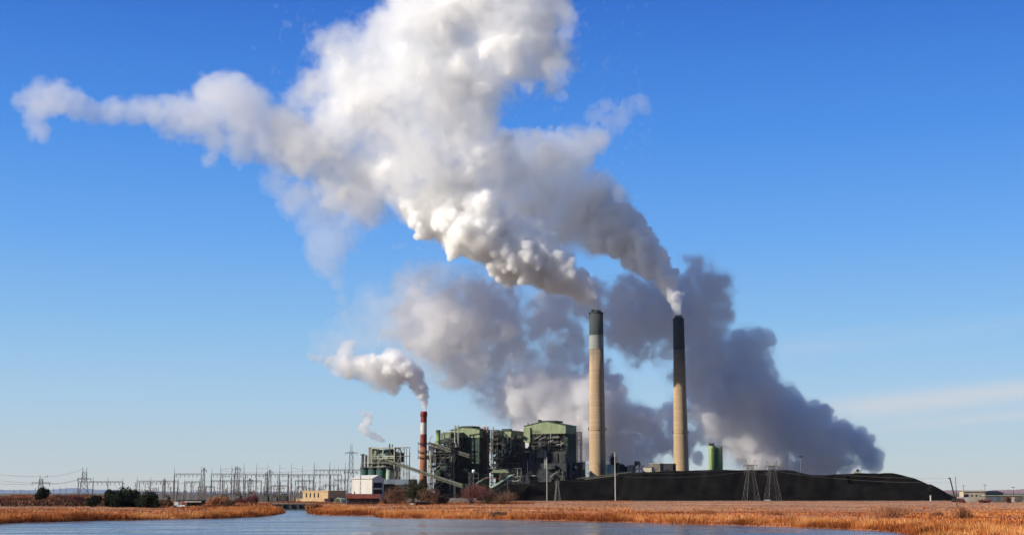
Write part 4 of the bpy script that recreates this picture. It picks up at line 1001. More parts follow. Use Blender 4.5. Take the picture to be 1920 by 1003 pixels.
for k, (lab, dz) in enumerate((("upper of the two cables in front of the coal heap and turbine hall", 0), ("lower of the two cables in front of the coal heap and turbine hall", 8))):
    wire("power_cable", lab, [P(860, 882 + dz, 1160), P(1045, 889 + dz, 1165), P(1153, 884 + dz, 1175), P(1408, 874 + dz, 1160), P(1448, 874 + dz, 1160), P(1792, 896 + dz, 1010)], 3.0, .05, "cables in front of the coal heap")
# ---------------------------------------------------------------- works buildings at the right
Ye = 1050; te = thing("works_building", "beige works building with dark bay door right of the leaning crane boom", "building", Vector((xp(1807, 935, Ye), Ye, 0)), 0); ze = lambda p: zp(p, Ye); we = 41 * Ye / FPX
MB().box(0, we, 0, 10, 0, ze(921)).build("wall", M['beige'], te); MB().roof_slabs(-.5, we + .5, -.6, 10.6, ze(921), ze(919), 'x', .3).build("roof", M['beige'], te)
MB().box(.5, 3.6, -.12, -.003, ze(931), ze(926)).build("bay_door", M['black'], te)
for k in range(3): MB().box(5.5 + k * 3.3, 6.8 + k * 3.3, -.1, -.003, ze(930), ze(927)).build("window", M['glass'], te)
MB().box(-6, 2, -6, -4, 0, ze(931.5)).build("loading_wall", M['white_paint'], te)
ti = thing("works_building", "building with dark blue hipped roof just right of the beige works building", "building", Vector((xp(1848, 935, 1090), 1090, 0))); zi = lambda p: zp(p, 1090)
wi = 33 * 1090 / FPX; MB().box(0, wi, 0, 9, 0, zi(924)).build("wall", M['blue_grey'], ti)
MB().add([(-1.5, -1.5, zi(924)), (wi + 1.2, -1.5, zi(924)), (wi + 1.2, 10.5, zi(924)), (-1.5, 10.5, zi(924)), (1.5, 3, zi(919.5)), (wi - 3.5, 3, zi(919.5)), (wi - 3.5, 6, zi(919.5)), (1.5, 6, zi(919.5))], [(0, 3, 2, 1), (4, 5, 6, 7), (0, 1, 5, 4), (1, 2, 6, 5), (2, 3, 7, 6), (3, 0, 4, 7)]).build("roof", M['navy'], ti)
tj = thing("long_shed", "long low grey-beige shed with a white door at the right edge", "shed", Vector((xp(1848, 938, 1000), 1000, 0))); zj = lambda p: zp(p, 1000); wj = 68 * 1000 / FPX
MB().box(0, wj, 0, 8, 0, zj(929)).build("wall", M['insul'], tj); MB().box(-.4, wj + .4, -.4, 8.4, zj(929), zj(927.8)).build("roof", M['vessel'], tj); MB().box(wj * .68, wj * .79, -.1, -.003, 0, zj(931)).build("door", M['white_paint'], tj); MB().box(2, wj * .4, -.08, -.003, 1, zj(931)).build("screen_wall", M['blue_grey'], tj)
tw = thing("marker_post", "short white marker post at the right foot of the coal heap", "marker post", Vector((xp(1745, 935, 1130), 1130, gz(xp(1745, 935, 1130), 1130))))
MB().cyl((0, 0, 0), (0, 0, zp(928.5, 1130)), .62, n=14).build("post", M['white_paint'], tw); MB().lathe([(.7, zp(928.5, 1130)), (.5, zp(928, 1130)), (.05, zp(927.7, 1130))], 14).build("cap", M['white_paint'], tw)
tc_ = thing("parked_car", "white car parked at the foot of the right-hand heap pylon", "car", Vector((xp(1439, 936, 1150), 1150, gz(xp(1439, 936, 1150), 1150))))
MB().box(-2.2, 2.2, -.9, .9, .35, .95).build("body", M['white_metal'], tc_); MB().add([(-1.4, -.85, .95), (1.3, -.85, .95), (.8, -.7, 1.5), (-.9, -.7, 1.5), (-1.4, .85, .95), (1.3, .85, .95), (.8, .7, 1.5), (-.9, .7, 1.5)], [(0, 1, 2, 3), (7, 6, 5, 4), (3, 2, 6, 7), (1, 5, 6, 2), (0, 3, 7, 4)]).build("cabin", M['glass'], tc_)
for x in (-1.4, 1.4):
    for y in (-.8, .8): MB().cyl((x, y - .1, .34), (x, y + .1, .34), .34, n=14).build("wheel", M['black'], tc_)
g_ = G(1907, 1001, -.4); tr2 = thing("marker_stake", "small white stake with a red cap in the reeds at the lower right corner", "stake", g_)
MB().cyl((0, 0, 0), (0, 0, .62), .14, n=10).build("post", M['white_paint'], tr2); MB().lathe([(.17, .62), (.17, 1.05), (.02, 1.15)], 10).build("cap", M['red_paint'], tr2)
fn = thing("fence", "pale low concrete wall behind the brush at the foot of the plant", "fence", Vector((xp(760, 940, 1010), 1010, 0)))
for k in range(12): MB().box(k * 4.2, k * 4.2 + 4.0, 0, .3, 0, 3.0).build("panel", M['concrete'], fn)
for k in range(13): MB().box(k * 4.2 - .25, k * 4.2 + .05, -.15, .45, 0, 3.2).build("post", M['concrete'], fn)
fl = thing("shelter", "low dark flat shelter under the brush, in front of the plant", "shelter", Vector((xp(768, 946, 800), 800, gz(xp(768, 946, 800), 800)))); wl_ = 38 * 800 / FPX
MB().box(0, wl_, 0, 5, zp(941.5, 800), zp(940, 800)).build("roof", M['duct'], fl); MB().box(wl_ * .3, wl_ - .3, 1.5, 4.8, 0, zp(941.55, 800)).build("back_wall", M['brown_wall'], fl); MB().box(.2, 2.4, -.5, 1.4, 0, zp(943, 800)).build("cabinet", M['white_paint'], fl)
for x in (.3, wl_ * .5, wl_ - .3): MB().bar((x, .2, 0), (x, .2, zp(941.5, 800)), .2).build("post", M['steel'], fl)

# ---------------------------------------------------------------- trees and shrubs
def leaf_mat(name, c, var=.4, trans=.15):
    return mat(name, c, .8, var, 1.2, spec=.15)
M['juniper'] = leaf_mat("juniper_leaves", (.022, .032, .016), .5)
M['olive'] = leaf_mat("dull_olive_leaves", (.055, .058, .028), .4)
M['twig'] = leaf_mat("bare_brown_twigs", (.16, .085, .052), .35)
M['twig_red'] = leaf_mat("bare_reddish_twigs", (.16, .055, .05), .35)
M['twig_orange'] = leaf_mat("bare_orange_willow_twigs", (.36, .16, .075), .35)
def crown_mesh(rng, lobes, n, size, long=1.0):
    """Many small leaf faces spread unevenly through a few lobes: (x, y, z, rx, rz)."""
    vol = np.array([l[3] ** 2 * l[4] for l in lobes]); pick = rng.choice(len(lobes), n, p=vol / vol.sum())
    cl = rng.normal(size=(n // 14 + 1, 3)); cl /= np.linalg.norm(cl, axis=1)[:, None]; cl *= rng.uniform(.45, 1.0, (len(cl), 1)) ** .5
    c = cl[rng.integers(0, len(cl), n)] + rng.normal(size=(n, 3)) * .16
    L = np.array(lobes)[pick]
    P0 = np.stack([L[:, 0] + c[:, 0] * L[:, 3], L[:, 1] + c[:, 1] * L[:, 3], L[:, 2] + c[:, 2] * L[:, 4]], 1)
    a = rng.normal(size=(n, 3)); a /= np.linalg.norm(a, axis=1)[:, None]; a[:, 2] = a[:, 2] * long + (long - 1) * .8
    a /= np.linalg.norm(a, axis=1)[:, None]
    b = np.cross(a, rng.normal(size=(n, 3))); b /= np.linalg.norm(b, axis=1)[:, None]
    s = size * rng.uniform(.6, 1.4, (n, 1)); V = np.empty((n, 4, 3))
    V[:, 0] = P0 - a * s * long; V[:, 1] = P0 + b * s * .5 / long; V[:, 2] = P0 + a * s * long; V[:, 3] = P0 - b * s * .5 / long
    V[:, :, 2] = np.maximum(V[:, :, 2], 0.02)
    return V.reshape(-1, 3), np.arange(4 * n).reshape(n, 4)
def woody(name, label, cat, px, py_base, Y, wpx_, py_top, m, seed, group=None, n=1500, lobes=5, stems=4, size=None, long=1.0, low=.15):
    rng = np.random.default_rng(seed); x = xp(px, py_base, Y); z = gz(x, Y); W = wpx_ * Y / FPX; H = max(1.0, zp(py_top, Y) - z)
    t = thing(name, label, cat, Vector((x, Y, z - .1)), 0, group)
    lb = []
    for k in range(lobes):
        f = rng.uniform(low, .72); lb.append((rng.uniform(-.36, .36) * W, rng.uniform(-.25, .25) * W, H * f, W * rng.uniform(.14, .3), H * min(.32, 1 - f) * rng.uniform(.75, 1.0)))
    lb.append((rng.uniform(-.1, .1) * W, 0, H * .52, W * .24, H * .47))
    V, Q = crown_mesh(rng, lb, n, size or max(.18, W * .035), long); fast_mesh("crown", V, Q, M[m], t)
    tk = MB()
    for k in range(stems):
        a = rng.uniform(0, 6.28); r = rng.uniform(.0, .25) * W; tip = Vector((r * math.cos(a), r * math.sin(a), H * rng.uniform(.5, .8)))
        mid = tip * .45 + Vector((rng.normal() * .1 * W, rng.normal() * .1 * W, 0)) * .3; b0 = Vector((rng.normal() * .04 * W, rng.normal() * .04 * W, -.1)); r0 = max(.06, H * .022)
        tk.cyl(b0, mid, r0, r0 * .7, n=6); tk.cyl(mid, tip, r0 * .7, r0 * .2, n=6)
        for _ in range(3):
            q = mid.lerp(tip, rng.uniform(.2, .9)); tk.cyl(q, q + Vector((rng.normal() * .14 * W, rng.normal() * .14 * W, H * .18)), r0 * .35, r0 * .1, n=5)
    tk.build("trunk", M['bark'], t)
    return t
JG = "dark junipers on the left bank"
for k, a in enumerate([
    ("round dark juniper standing alone in front of the far left pylon", 80, 950, 690, 36, 913),
    ("dark juniper at the left end of the juniper clump", 200, 951, 655, 32, 918), ("small low juniper in the left part of the clump", 217, 951, 650, 34, 922), ("tallest juniper of the clump on the left bank", 231, 951, 660, 30, 910),
    ("juniper right of the tallest one in the clump", 251, 951, 655, 35, 917), ("wide low juniper in the right part of the clump", 272, 951, 650, 42, 920), ("ragged juniper at the right end of the clump", 287, 951, 645, 30, 924), ("small dark juniper left of the juniper clump", 174, 951, 650, 27, 928)]):
    woody("juniper", a[0], "tree", *a[1:5], a[5], 'juniper', 40 + k, JG, 4200, 6, 3, .36, low=.2)
BG = "bare brown shrubs"
shrubs = [
    ("brown leafless shrub between the lone juniper and the clump, left one", 118, 951, 690, 36, 929, 'twig'), ("reddish leafless shrub just left of the small dark juniper", 145, 951, 680, 34, 930, 'twig_red'),
    ("brown leafless shrub at the far left edge", 14, 951, 690, 40, 934, 'twig_red'), ("brown leafless shrub left of the lone juniper", 46, 952, 690, 34, 934, 'twig'), ("brown shrub right of the juniper clump", 305, 951, 690, 28, 936, 'twig'),
    ("pale brown bush right of the dark open shelter", 409, 950, 720, 36, 930, 'twig_orange'), ("dark brown bush in front of the pale bush by the shelter", 424, 951, 690, 26, 936, 'twig'), ("rounded maroon bush in front of the substation", 472, 940, 880, 32, 928, 'twig_red'), ("low maroon bush left of the rounded maroon bush", 450, 941, 870, 24, 933, 'twig_red'),
    ("russet shrub on the point right of the weir", 588, 955, 560, 26, 944, 'twig_orange'), ("brown shrub beside the brown shed's right end", 723, 944, 830, 18, 930, 'twig'),
    ("bare brown thicket left of the tall olive tree in front of the plant", 740, 946, 820, 48, 910, 'twig'), ("bare brown shrub right of the tall olive tree", 803, 946, 830, 40, 914, 'twig'), ("small brown shrub in front of the pale wall", 828, 945, 850, 26, 928, 'twig'),
    ("big rounded reddish-brown bush at the foot of the long conveyor", 884, 947, 830, 74, 906, 'twig_red'), ("olive-brown bush right of the big rounded bush", 914, 946, 850, 50, 904, 'olive'), ("low brown bush at the left foot of the coal heap", 942, 945, 880, 56, 920, 'twig'),
    ("bare willow shrub near the right shore, the wider one", 1670, 978, 400, 84, 945, 'twig_orange'), ("bare willow shrub near the right shore, narrow and upright", 1803, 977, 380, 34, 946, 'twig_orange'), ("small russet shrub left of the narrow upright willow shrub", 1758, 972, 420, 24, 960, 'twig_orange'),
    ("dark low shrub at the water's edge below the conveyors", 934, 974, 425, 30, 959, 'twig'), ("dark low shrub in front of the beige works building's door", 1803, 941, 960, 14, 934, 'twig_red'), ("dark low shrub in front of the dark-roofed building", 1845, 941, 960, 22, 936, 'twig_red'), ("dark upright shrub in front of the long grey shed", 1890, 941, 950, 10, 930, 'twig'),
    ("reddish brush mound at the left of the field above the shore", 1320, 974, 470, 44, 961, 'twig_orange'), ("russet brush mound in the middle of the right shore", 1450, 977, 450, 40, 963, 'twig_orange')]
for k, (lab, px, pb, Y, w, pt, m) in enumerate(shrubs):
    woody("shrub", lab, "shrub", px, pb, Y, w, pt, m, 70 + k, BG, 1500 if Y < 500 else (2400 if w > 24 else 1300), 9, 14 if Y < 500 else 10, .22 if Y < 500 else .36, 3.2 if Y < 500 else 2.3, .15)
woody("olive_tree", "tall dull olive tree with open crown in front of the long conveyor", "tree", 775, 945, 840, 48, 896, 'olive', 61, None, 3400, 8, 5, .42, 1.2, .25)
woody("olive_tree", "narrow dark tree right behind the tall olive tree", "tree", 790, 944, 870, 32, 902, 'juniper', 62, None, 2200, 6, 4, .42, 1.2, .25)

# ---------------------------------------------------------------- reeds, grass and brush
def blades(name, rng, X, Y, H, Wd, mats, patch, lean=.3):
    n = len(X); Z = ground_z(X, Y) - .05
    th = rng.uniform(0, math.pi, n); dx, dy = np.cos(th) * Wd / 2, np.sin(th) * Wd / 2
    lx, ly = rng.normal(size=n) * lean * H, rng.normal(size=n) * lean * H
    V = np.empty((n, 3, 3)); V[:, 0] = np.stack([X - dx, Y - dy, Z], 1); V[:, 1] = np.stack([X + dx, Y + dy, Z], 1); V[:, 2] = np.stack([X + lx, Y + ly, Z + H], 1)
    mi = np.clip((patch + rng.normal(size=n) * .22) * len(mats), 0, len(mats) - 1).astype(int)
    o = fast_mesh(name, V.reshape(-1, 3), np.arange(3 * n).reshape(n, 3), mats, mat_index=mi, tris=True)
    tag(o, kind="stuff"); return o
def reed_mat(n, c): return mat(n, c, .9, .25, .15, spec=.1)
RM = [reed_mat("rust_reeds", (.20, .055, .018)), reed_mat("dark_orange_reeds", (.40, .115, .03)), reed_mat("orange_reeds", (.56, .20, .055)), reed_mat("straw_reeds", (.66, .34, .13))]
def scatter(rng, n, x0, x1, y0, y1, cond):
    out = []
    tot = 0
    while tot < n:
        px = rng.uniform(x0, x1, n); Yv_ = rng.uniform(y0, y1, n) ; X = (px - 960) / FPX * Yv_ * 1.012
        d = lake_dist(X, Yv_); p = cond(X, Yv_, d, px); k = rng.uniform(size=n) < p
        out.append(np.stack([X[k], Yv_[k], d[k]], 1)); tot += int(k.sum())
    return np.concatenate(out)[:n]
rng = np.random.default_rng(21)
S_ = scatter(rng, 125000, -60, 1990, 238, 640, lambda X, Y, d, px: np.where((d > -1.0) & (d < 26), np.where(d < .3, .18, 1) * np.exp(-np.maximum(d, 0) / 9.0) * (.55 + .6 * (noise2(X, Y, 9) > -.15)), 0))
X, Y, d = S_.T
blades("reeds", rng, X, Y, (1.35 + .6 * noise2(X, Y, 7) + .45 * noise2(X, Y, 2.5)) * rng.uniform(.3, 1.2, len(X)), rng.uniform(.07, .17, len(X)), RM, .55 + .45 * noise2(X, Y, 13) + .34 * noise2(X, Y, 3.5) - .45 * np.exp(-d / 1.4))
S_ = scatter(rng, 110000, -80, 2000, 240, 1180, lambda X, Y, d, px: np.where(d > 8, (.30 + .5 * (noise2(X, Y, 26) > .05)) * (1 - .55 * sstep(Y, 560, 900)) * np.where((px > 1180) & (Y > 520), .35, 1), 0))
X, Y, d = S_.T
blades("dry_grass", rng, X, Y, (.5 + .3 * noise2(X, Y, 17) + .2 * noise2(X, Y, 5)) * rng.uniform(.5, 1.4, len(X)), rng.uniform(.15, .4, len(X)), RM, .46 + .42 * noise2(X, Y, 32) + .25 * noise2(X, Y, 7))
BM = [reed_mat("dark_brush", (.06, .034, .022)), reed_mat("maroon_brush", (.22, .085, .05)), reed_mat("russet_brush", (.38, .15, .065))]
S_ = scatter(rng, 42000, -80, 560, 655, 860, lambda X, Y, d, px: np.where(d > 5, np.where(px < 320, .9, .35), 0) * np.where((px > 318) & (px < 392) & (Y < 735), 0, 1))
X, Y, d = S_.T
blades("brush", rng, X, Y, (1.5 + .9 * noise2(X, Y, 12)) * rng.uniform(.4, 1.1, len(X)), rng.uniform(.25, .6, len(X)), BM, .62 + .3 * noise2(X, Y, 25) - .7 * (1 - sstep(Y, 662, 690)), .3)
S_ = scatter(rng, 26000, 540, 1000, 800, 1100, lambda X, Y, d, px: np.where(noise2(X, Y, 30) > -.2, .8, .1) * np.where((px > 640) & (px < 716) & (Y < 850), 0, 1))
X, Y, d = S_.T
blades("brush", rng, X, Y, (.8 + .6 * noise2(X, Y, 12)) * rng.uniform(.4, 1.1, len(X)), rng.uniform(.25, .6, len(X)), BM, .6 + .35 * noise2(X, Y, 25), .3)
# ---------------------------------------------------------------- steam and smoke
def volume_mat(name, density, color, aniso=0.0):
    m = bpy.data.materials.new(name); m.use_nodes = True
    nt = m.node_tree; nt.nodes.clear()
    out = nt.nodes.new("ShaderNodeOutputMaterial")
    v = nt.nodes.new("ShaderNodeVolumePrincipled")
    v.inputs["Color"].default_value = (*color, 1)
    v.inputs["Density"].default_value = density
    v.inputs["Anisotropy"].default_value = aniso
    nt.links.new(v.outputs[0], out.inputs["Volume"])
    try: m.cycles.homogeneous_volume = True
    except Exception: pass
    return m
def lattice_noise(shape, origin, h, scale, seed):
    """Smooth value noise in [-1, 1] on a voxel grid."""
    rng = np.random.default_rng(seed)
    n = 64
    lat = rng.uniform(-1, 1, (n, n, n)).astype(np.float32)
    ax = []
    for i in range(3):
        c = (origin[i] + h * np.arange(shape[i])) / scale + 17.3
        i0 = np.floor(c).astype(np.int64); f = (c - i0).astype(np.float32)
        f = f * f * (3 - 2 * f)
        ax.append((i0 % n, (i0 + 1) % n, f))
    # separable interpolation: first x, then y, then z
    (x0, x1, fx), (y0, y1, fy), (z0, z1, fz) = ax
    a = lat[x0] * (1 - fx)[:, None, None] + lat[x1] * fx[:, None, None]
    a = a[:, y0] * (1 - fy)[None, :, None] + a[:, y1] * fy[None, :, None]
    a = a[:, :, z0] * (1 - fz)[None, None, :] + a[:, :, z1] * fz[None, None, :]
    return a
def surface_nets(F, iso, origin, h):
    S = F > iso
    c = np.zeros(tuple(s - 1 for s in F.shape), np.int8)
    offs = [(i, j, k) for i in (0, 1) for j in (0, 1) for k in (0, 1)]
    n0, n1, n2 = F.shape
    def sub(A, o): return A[o[0]:n0 - 1 + o[0], o[1]:n1 - 1 + o[1], o[2]:n2 - 1 + o[2]]
    for o in offs: c += sub(S, o)
    m = (c > 0) & (c < 8)
    ijk = np.argwhere(m)
    if len(ijk) == 0: return np.zeros((0, 3)), np.zeros((0, 4), int)
    idx = np.full(m.shape, -1, np.int32); idx[m] = np.arange(len(ijk))
    acc = np.zeros((len(ijk), 3), np.float64); cnt = np.zeros(len(ijk))
    vals = {o: F[ijk[:, 0] + o[0], ijk[:, 1] + o[1], ijk[:, 2] + o[2]] for o in offs}
    for a in offs:
        for ax in range(3):
            if a[ax]: continue
            b = list(a); b[ax] = 1; b = tuple(b)
            va, vb = vals[a], vals[b]
            x = (va > iso) != (vb > iso)
            t = np.where(x, (iso - va) / np.where(vb == va, 1, vb - va), 0)
            p = np.array(a, float)[None, :].repeat(len(ijk), 0); p[:, ax] += t
            acc[x] += p[x]; cnt[x] += 1
    V = (ijk + acc / cnt[:, None]) * h + np.asarray(origin)[None, :]
    quads = []
    for ax in range(3):
        u, v = (ax + 1) % 3, (ax + 2) % 3
        sl0 = [slice(None)] * 3; sl1 = [slice(None)] * 3
        sl0[ax] = slice(0, -1); sl1[ax] = slice(1, None)
        A, B = S[tuple(sl0)], S[tuple(sl1)]
        e = np.argwhere(A != B)
        e = e[(e[:, u] > 0) & (e[:, v] > 0) & (e[:, u] < F.shape[u] - 1) & (e[:, v] < F.shape[v] - 1)]
        flip = A[e[:, 0], e[:, 1], e[:, 2]]
        def at(du, dv):
            q = e.copy(); q[:, u] -= du; q[:, v] -= dv
            return idx[q[:, 0], q[:, 1], q[:, 2]]
        q = np.stack([at(1, 1), at(0, 1), at(0, 0), at(1, 0)], 1)
        q[~flip] = q[~flip][:, ::-1]
        quads.append(q)
    return V, np.concatenate(quads)
def plume(name, label, puffs, Y, h, levels, noise, seed, kids=0, dy=0.5, group=None, ycurve=None, sharp=9.0, warp=1.0, billow=False):
    """puffs: (px, py, radius in px, weight[, child share]); levels: (iso, material, part name).
    The density field is the largest of the puffs, roughened by noise; each level is one closed mesh."""
    rng = np.random.default_rng(seed)
    sph = []
    for p in puffs:
        px, py, r, w = p[:4]
        k = p[4] if len(p) > 4 else 1.0
        yy = Y + (ycurve(px, py) if ycurve else 0.0)
        rm = r * yy / FPX
        c = np.array(P(px, py, yy)); c[1] += rng.uniform(-dy, dy) * rm
        sph.append((c, rm, w))
        nk = int(kids * k)
        for _ in range(nk):
            d = rng.normal(size=3); d /= np.linalg.norm(d)
            if d[1] > 0.5: d[1] *= -1
            r2 = rm * rng.uniform(0.28, 0.5)
            c2 = c + d * rm * rng.uniform(0.74, 0.92)
            sph.append((c2, r2, w))
            for _ in range(4):
                d2 = rng.normal(size=3); d2 /= np.linalg.norm(d2); d2 = d2 + d * 0.7; d2 /= np.linalg.norm(d2)
                sph.append((c2 + d2 * r2 * rng.uniform(0.75, 0.95), r2 * rng.uniform(0.3, 0.5), w))
    C = np.array([s[0] for s in sph]); RR = np.array([s[1] for s in sph])
    lo = (C - RR[:, None] * 1.35).min(0) - 4 * h; hi = (C + RR[:, None] * 1.35).max(0) + 4 * h
    shape = tuple(int(v) for v in np.ceil((hi - lo) / h).astype(int) + 1)
    E = np.zeros(shape, np.float32)
    W = [(8.0 * lattice_noise(shape, lo, h, 46, seed * 7 + i) + 4.0 * lattice_noise(shape, lo, h, 19, seed * 7 + 3 + i)) * warp for i in range(3)]
    for c, r, w in sph:
        q = 1.45 + 0.25 * warp
        a = np.maximum(((c - q * r - lo) / h).astype(int), 0)
        b = np.minimum(((c + q * r - lo) / h).astype(int) + 2, shape)
        sl = tuple(slice(a[i], b[i]) for i in range(3))
        wk = min(1.0, r / 28.0)
        g = [lo[i] + h * np.arange(a[i], b[i], dtype=np.float32) - c[i] for i in range(3)]
        d2 = ((g[0][:, None, None] + wk * W[0][sl]) ** 2 + (g[1][None, :, None] + wk * W[1][sl]) ** 2 + (g[2][None, None, :] + wk * W[2][sl]) ** 2) / (r * r)
        f = 0.1 + w * (1.0 - d2)
        E[sl] += np.where(f > -1.0, np.exp(sharp * np.maximum(f, -1.0)) - math.exp(-sharp), 0).astype(np.float32)
    F = np.log(E + math.exp(-sharp)) / sharp
    for k, (sc, amp) in enumerate(noise):
        n_ = lattice_noise(shape, lo, h, sc, seed * 31 + k)
        if k >= 1: n_ = 1.0 - 2.6 * np.abs(n_) if billow else n_
        F += amp * n_
    F[0] = F[-1] = -1; F[:, 0] = F[:, -1] = -1; F[:, :, 0] = F[:, :, -1] = -1
    base = P(puffs[0][0], puffs[0][1], Y)
    root = thing(name, label, "steam plume", base, 0, group)
    nt = 0
    rag = None
    for lv in levels:
        iso, mat, part = lv[:3]
        F2 = F
        if len(lv) > 3:
            if rag is None:
                rag = sum(a * (1 - 2.2 * np.abs(lattice_noise(shape, lo, h, sc, seed * 57 + i))) for i, (sc, a) in enumerate(((17, .5), (8, .4), (4.2, .3))))
                for i in range(3):
                    sl = [slice(None)] * 3; sl[i] = slice(0, 2); rag[tuple(sl)] = 0; sl[i] = slice(-2, None); rag[tuple(sl)] = 0
            F2 = F + lv[3] * rag
        V, Q = surface_nets(F2, iso, lo, h)
        if len(Q) == 0: continue
        fast_mesh(part, V - np.array(base)[None, :], Q, mat, root); nt += len(Q)
    print("plume", label, shape, len(sph), nt)
    return root

G_ = 0.4
WHITE = (0.999, 0.9985, 0.997); GREY = (0.946, 0.945, 0.955)
V_core = volume_mat("dense_steam", 0.42, WHITE, G_)
V_body = volume_mat("steam", 0.022, WHITE, 0.62)
V_veil = volume_mat("thin_steam", 0.009, WHITE, G_)
V_gbody = volume_mat("grey_smoke", 0.09, GREY, 0.3)
V_gmid = volume_mat("grey_smoke_middle", 0.026, GREY, 0.3)
V_gveil = volume_mat("thin_grey_smoke", 0.005, GREY, 0.3)
V_haze = volume_mat("smoke_haze", 0.0045, (.96, .95, .95))
V_body2 = volume_mat("small_steam", 0.09, WHITE, G_)
V_mid = volume_mat("thick_steam", 0.040, WHITE, 0.62)
V_stream = volume_mat("streamer_steam", 0.014, WHITE, G_)
V_fine = volume_mat("wisp_steam", 0.011, WHITE, G_)


A = [(1118,579,10.8,2.6,.4),(1115,568,14.4,2.6,.6),(1107,553,20.4,2.6),(1093,538,28.8,2.6),(1070,522,31,2.6),(1042,509,37,2.6),(1010,500,42,2.6),(976,490,46,2.6),
     (942,474,50,2.6),(905,452,54,2.6),(870,442,50,2.6),(838,420,48,2.6),(806,392,52,2.6),(784,362,52,1),(858,382,80,1),(905,400,64,1),(962,436,45,1),(1012,462,34,1),(1062,482,22,1),
     (800,310,70,0.56),(752,268,66,0.56),(716,314,56,0.52,.6),(664,322,46,0.42,.4),(618,294,62,0.42,.4),(566,296,46,0.35,.2),(556,246,44,0.35,.2),(640,222,66,0.49,.5),(660,160,74,0.56,.6),(704,122,70,0.56,.7),
     (636,112,44,0.52,.6),(764,92,70,0.56,.8),(820,62,68,0.56,.8),(880,34,64,0.56,.8),(800,10,32,0.56,.6),(952,34,72,0.56,.8),(1012,22,50,0.56,.6),(1000,90,58,0.56,.6),(944,110,60,0.56,.6),(1036,112,36,0.42,.5),(1042,158,20,0.32,.4),
     (872,152,78,0.56,.7),(800,182,86,0.56,.6),(858,240,72,0.56,.6),(898,196,34,0.56,.6),(880,306,70,0.56,.6),(926,300,50,0.56,.5),(704,204,78,0.56,.5),(690,392,34,0.30,.0),(640,372,34,0.30,0),(900,-40,80,0.56,.3),(1000,-40,60,0.56,.3),(780,-30,50,0.56,.3)]
B = [(1272,587,9.0,2.6,.4),(1271,574,12.0,2.6,.6),(1268,556,16.8,2.6),(1260,535,22.8,2.6),(1247,514,25,2.6),(1229,492,31,2.6),(1206,471,37,2.6),(1180,454,41,2.6),(1150,438,46,2.6),(1112,424,52,0.64),
     (1086,390,56,0.64,.7),(1122,372,40,0.64,.7),(1150,376,24,0.48,.5),(1162,362,10,0.40,.3),(1052,402,58,0.64,.5),(1052,348,62,0.64,.5),(1022,302,58,0.64,.5),(1064,290,46,0.56,.4),(1102,282,30,0.40,.4),(1000,266,38,0.64,.5),(966,284,50,0.64,.5),(960,342,62,0.64,.4),
     (1002,382,60,0.64,.4),(960,402,50,0.64,.3),(1002,428,40,0.64,.3),(1050,440,36,0.64,.4),(1118,266,20,0.40,.3)]
Cc = [(540,262,50.0,0.62),(500,246,50.0,0.55),(470,216,54.0,0.66),(432,196,48.0,0.62),(396,172,28.0,0.42),(384,222,40.0,0.50),(342,212,36.0,0.52),(300,210,30.0,0.52),(258,212,24.1,0.52),(218,214,22.4,0.50),(178,210,22.4,0.50),(140,200,25.8,0.52),(102,188,29.2,0.55),(72,186,29.2,0.50),
     (70,216,20.8,0.41),(74,246,17.2,0.40),(50,190,17.6,0.32),(404,268,22.0,0.36),(390,300,14.0,0.30),(468,262,34.0,0.45),(450,280,24.0,0.30),(330,240,24.0,0.30)]
D = [(602,398,32,.5),(586,420,26,.48),(606,462,38,.6),(602,498,28,.55),(626,528,16,.42),(638,560,10,.36),(646,592,7,.3),(646,430,26,.3),(660,392,28,.3),(560,372,26,.2),(520,330,24,.2)]
RA = [(1602,824,28,.9),(1430,830,50,1),(1380,740,60,1),(1420,720,40,.9),(1520,800,44,1),(1460,800,50,1),(1300,570,50,.8),(1320,700,56,.9),(1270,600,50,.7),(1220,600,50,.65),(1160,620,40,.5),(1330,540,44,.8),(1640,856,18,1),(1614,846,34,1),(1630,872,22,1),(1580,836,44,1),(1585,872,30,1),(1536,838,50,1),(1540,875,30,.9),(1566,806,20,.9),(1592,812,16,.8),(1628,832,18,.9),(1470,880,26,.8),(1490,816,56,1),(1500,868,26,1),(1448,786,62,1),(1400,768,64,1),(1446,852,36,.9),(1470,760,40,1),(1412,666,38,.9),(1432,640,20,.85),(1388,648,24,.8),(1362,706,50,.9),
      (1332,652,52,.8),(1326,594,44,.75),(1302,534,44,.7),(1308,492,28,.55),(1346,552,22,.5),(1348,762,52,.9),(1392,820,46,.8),(1334,806,26,.6),(1566,802,16,.6),(1290,622,48,.7),(1246,564,46,.6),(1196,606,52,.6),(1146,584,46,.55),
      (1186,652,36,.5),(1240,648,42,.6),(1100,566,40,.5),(1056,556,30,.4),(1288,700,36,.6),(1300,760,34,.6),(1420,640,22,.8),(1372,545,12,.3),(1180,560,40,.5)]
RB = [(1312,858,16,1.00),(1284,842,30,1.00),(1250,806,40,1.00),(1222,836,36,1.00),(1182,794,46,1.00),(1200,862,26,1.00),(1148,836,46,1.00),(1148,744,42,0.90),(1108,696,42,0.80),(1064,664,46,0.70),(1082,764,74,1.00),(1012,704,66,0.68),(1020,646,46,0.48),(962,644,62,0.40),
      (1010,800,50,0.90),(952,722,52,0.43),(902,612,58,0.34),(940,572,42,0.28),(880,684,46,0.31),(842,622,52,0.26),(905,660,56,0.31),(985,740,60,0.80),(1040,800,60,1.00),(985,850,40,0.90),(1110,800,60,1.00),(1150,790,46,1.00),(784,612,46,0.14),(820,572,46,0.12),(1000,600,50,0.40),(1050,610,40,0.50),(960,540,36,0.22),(1060,860,60,0.90),(880,560,40,0.25)]
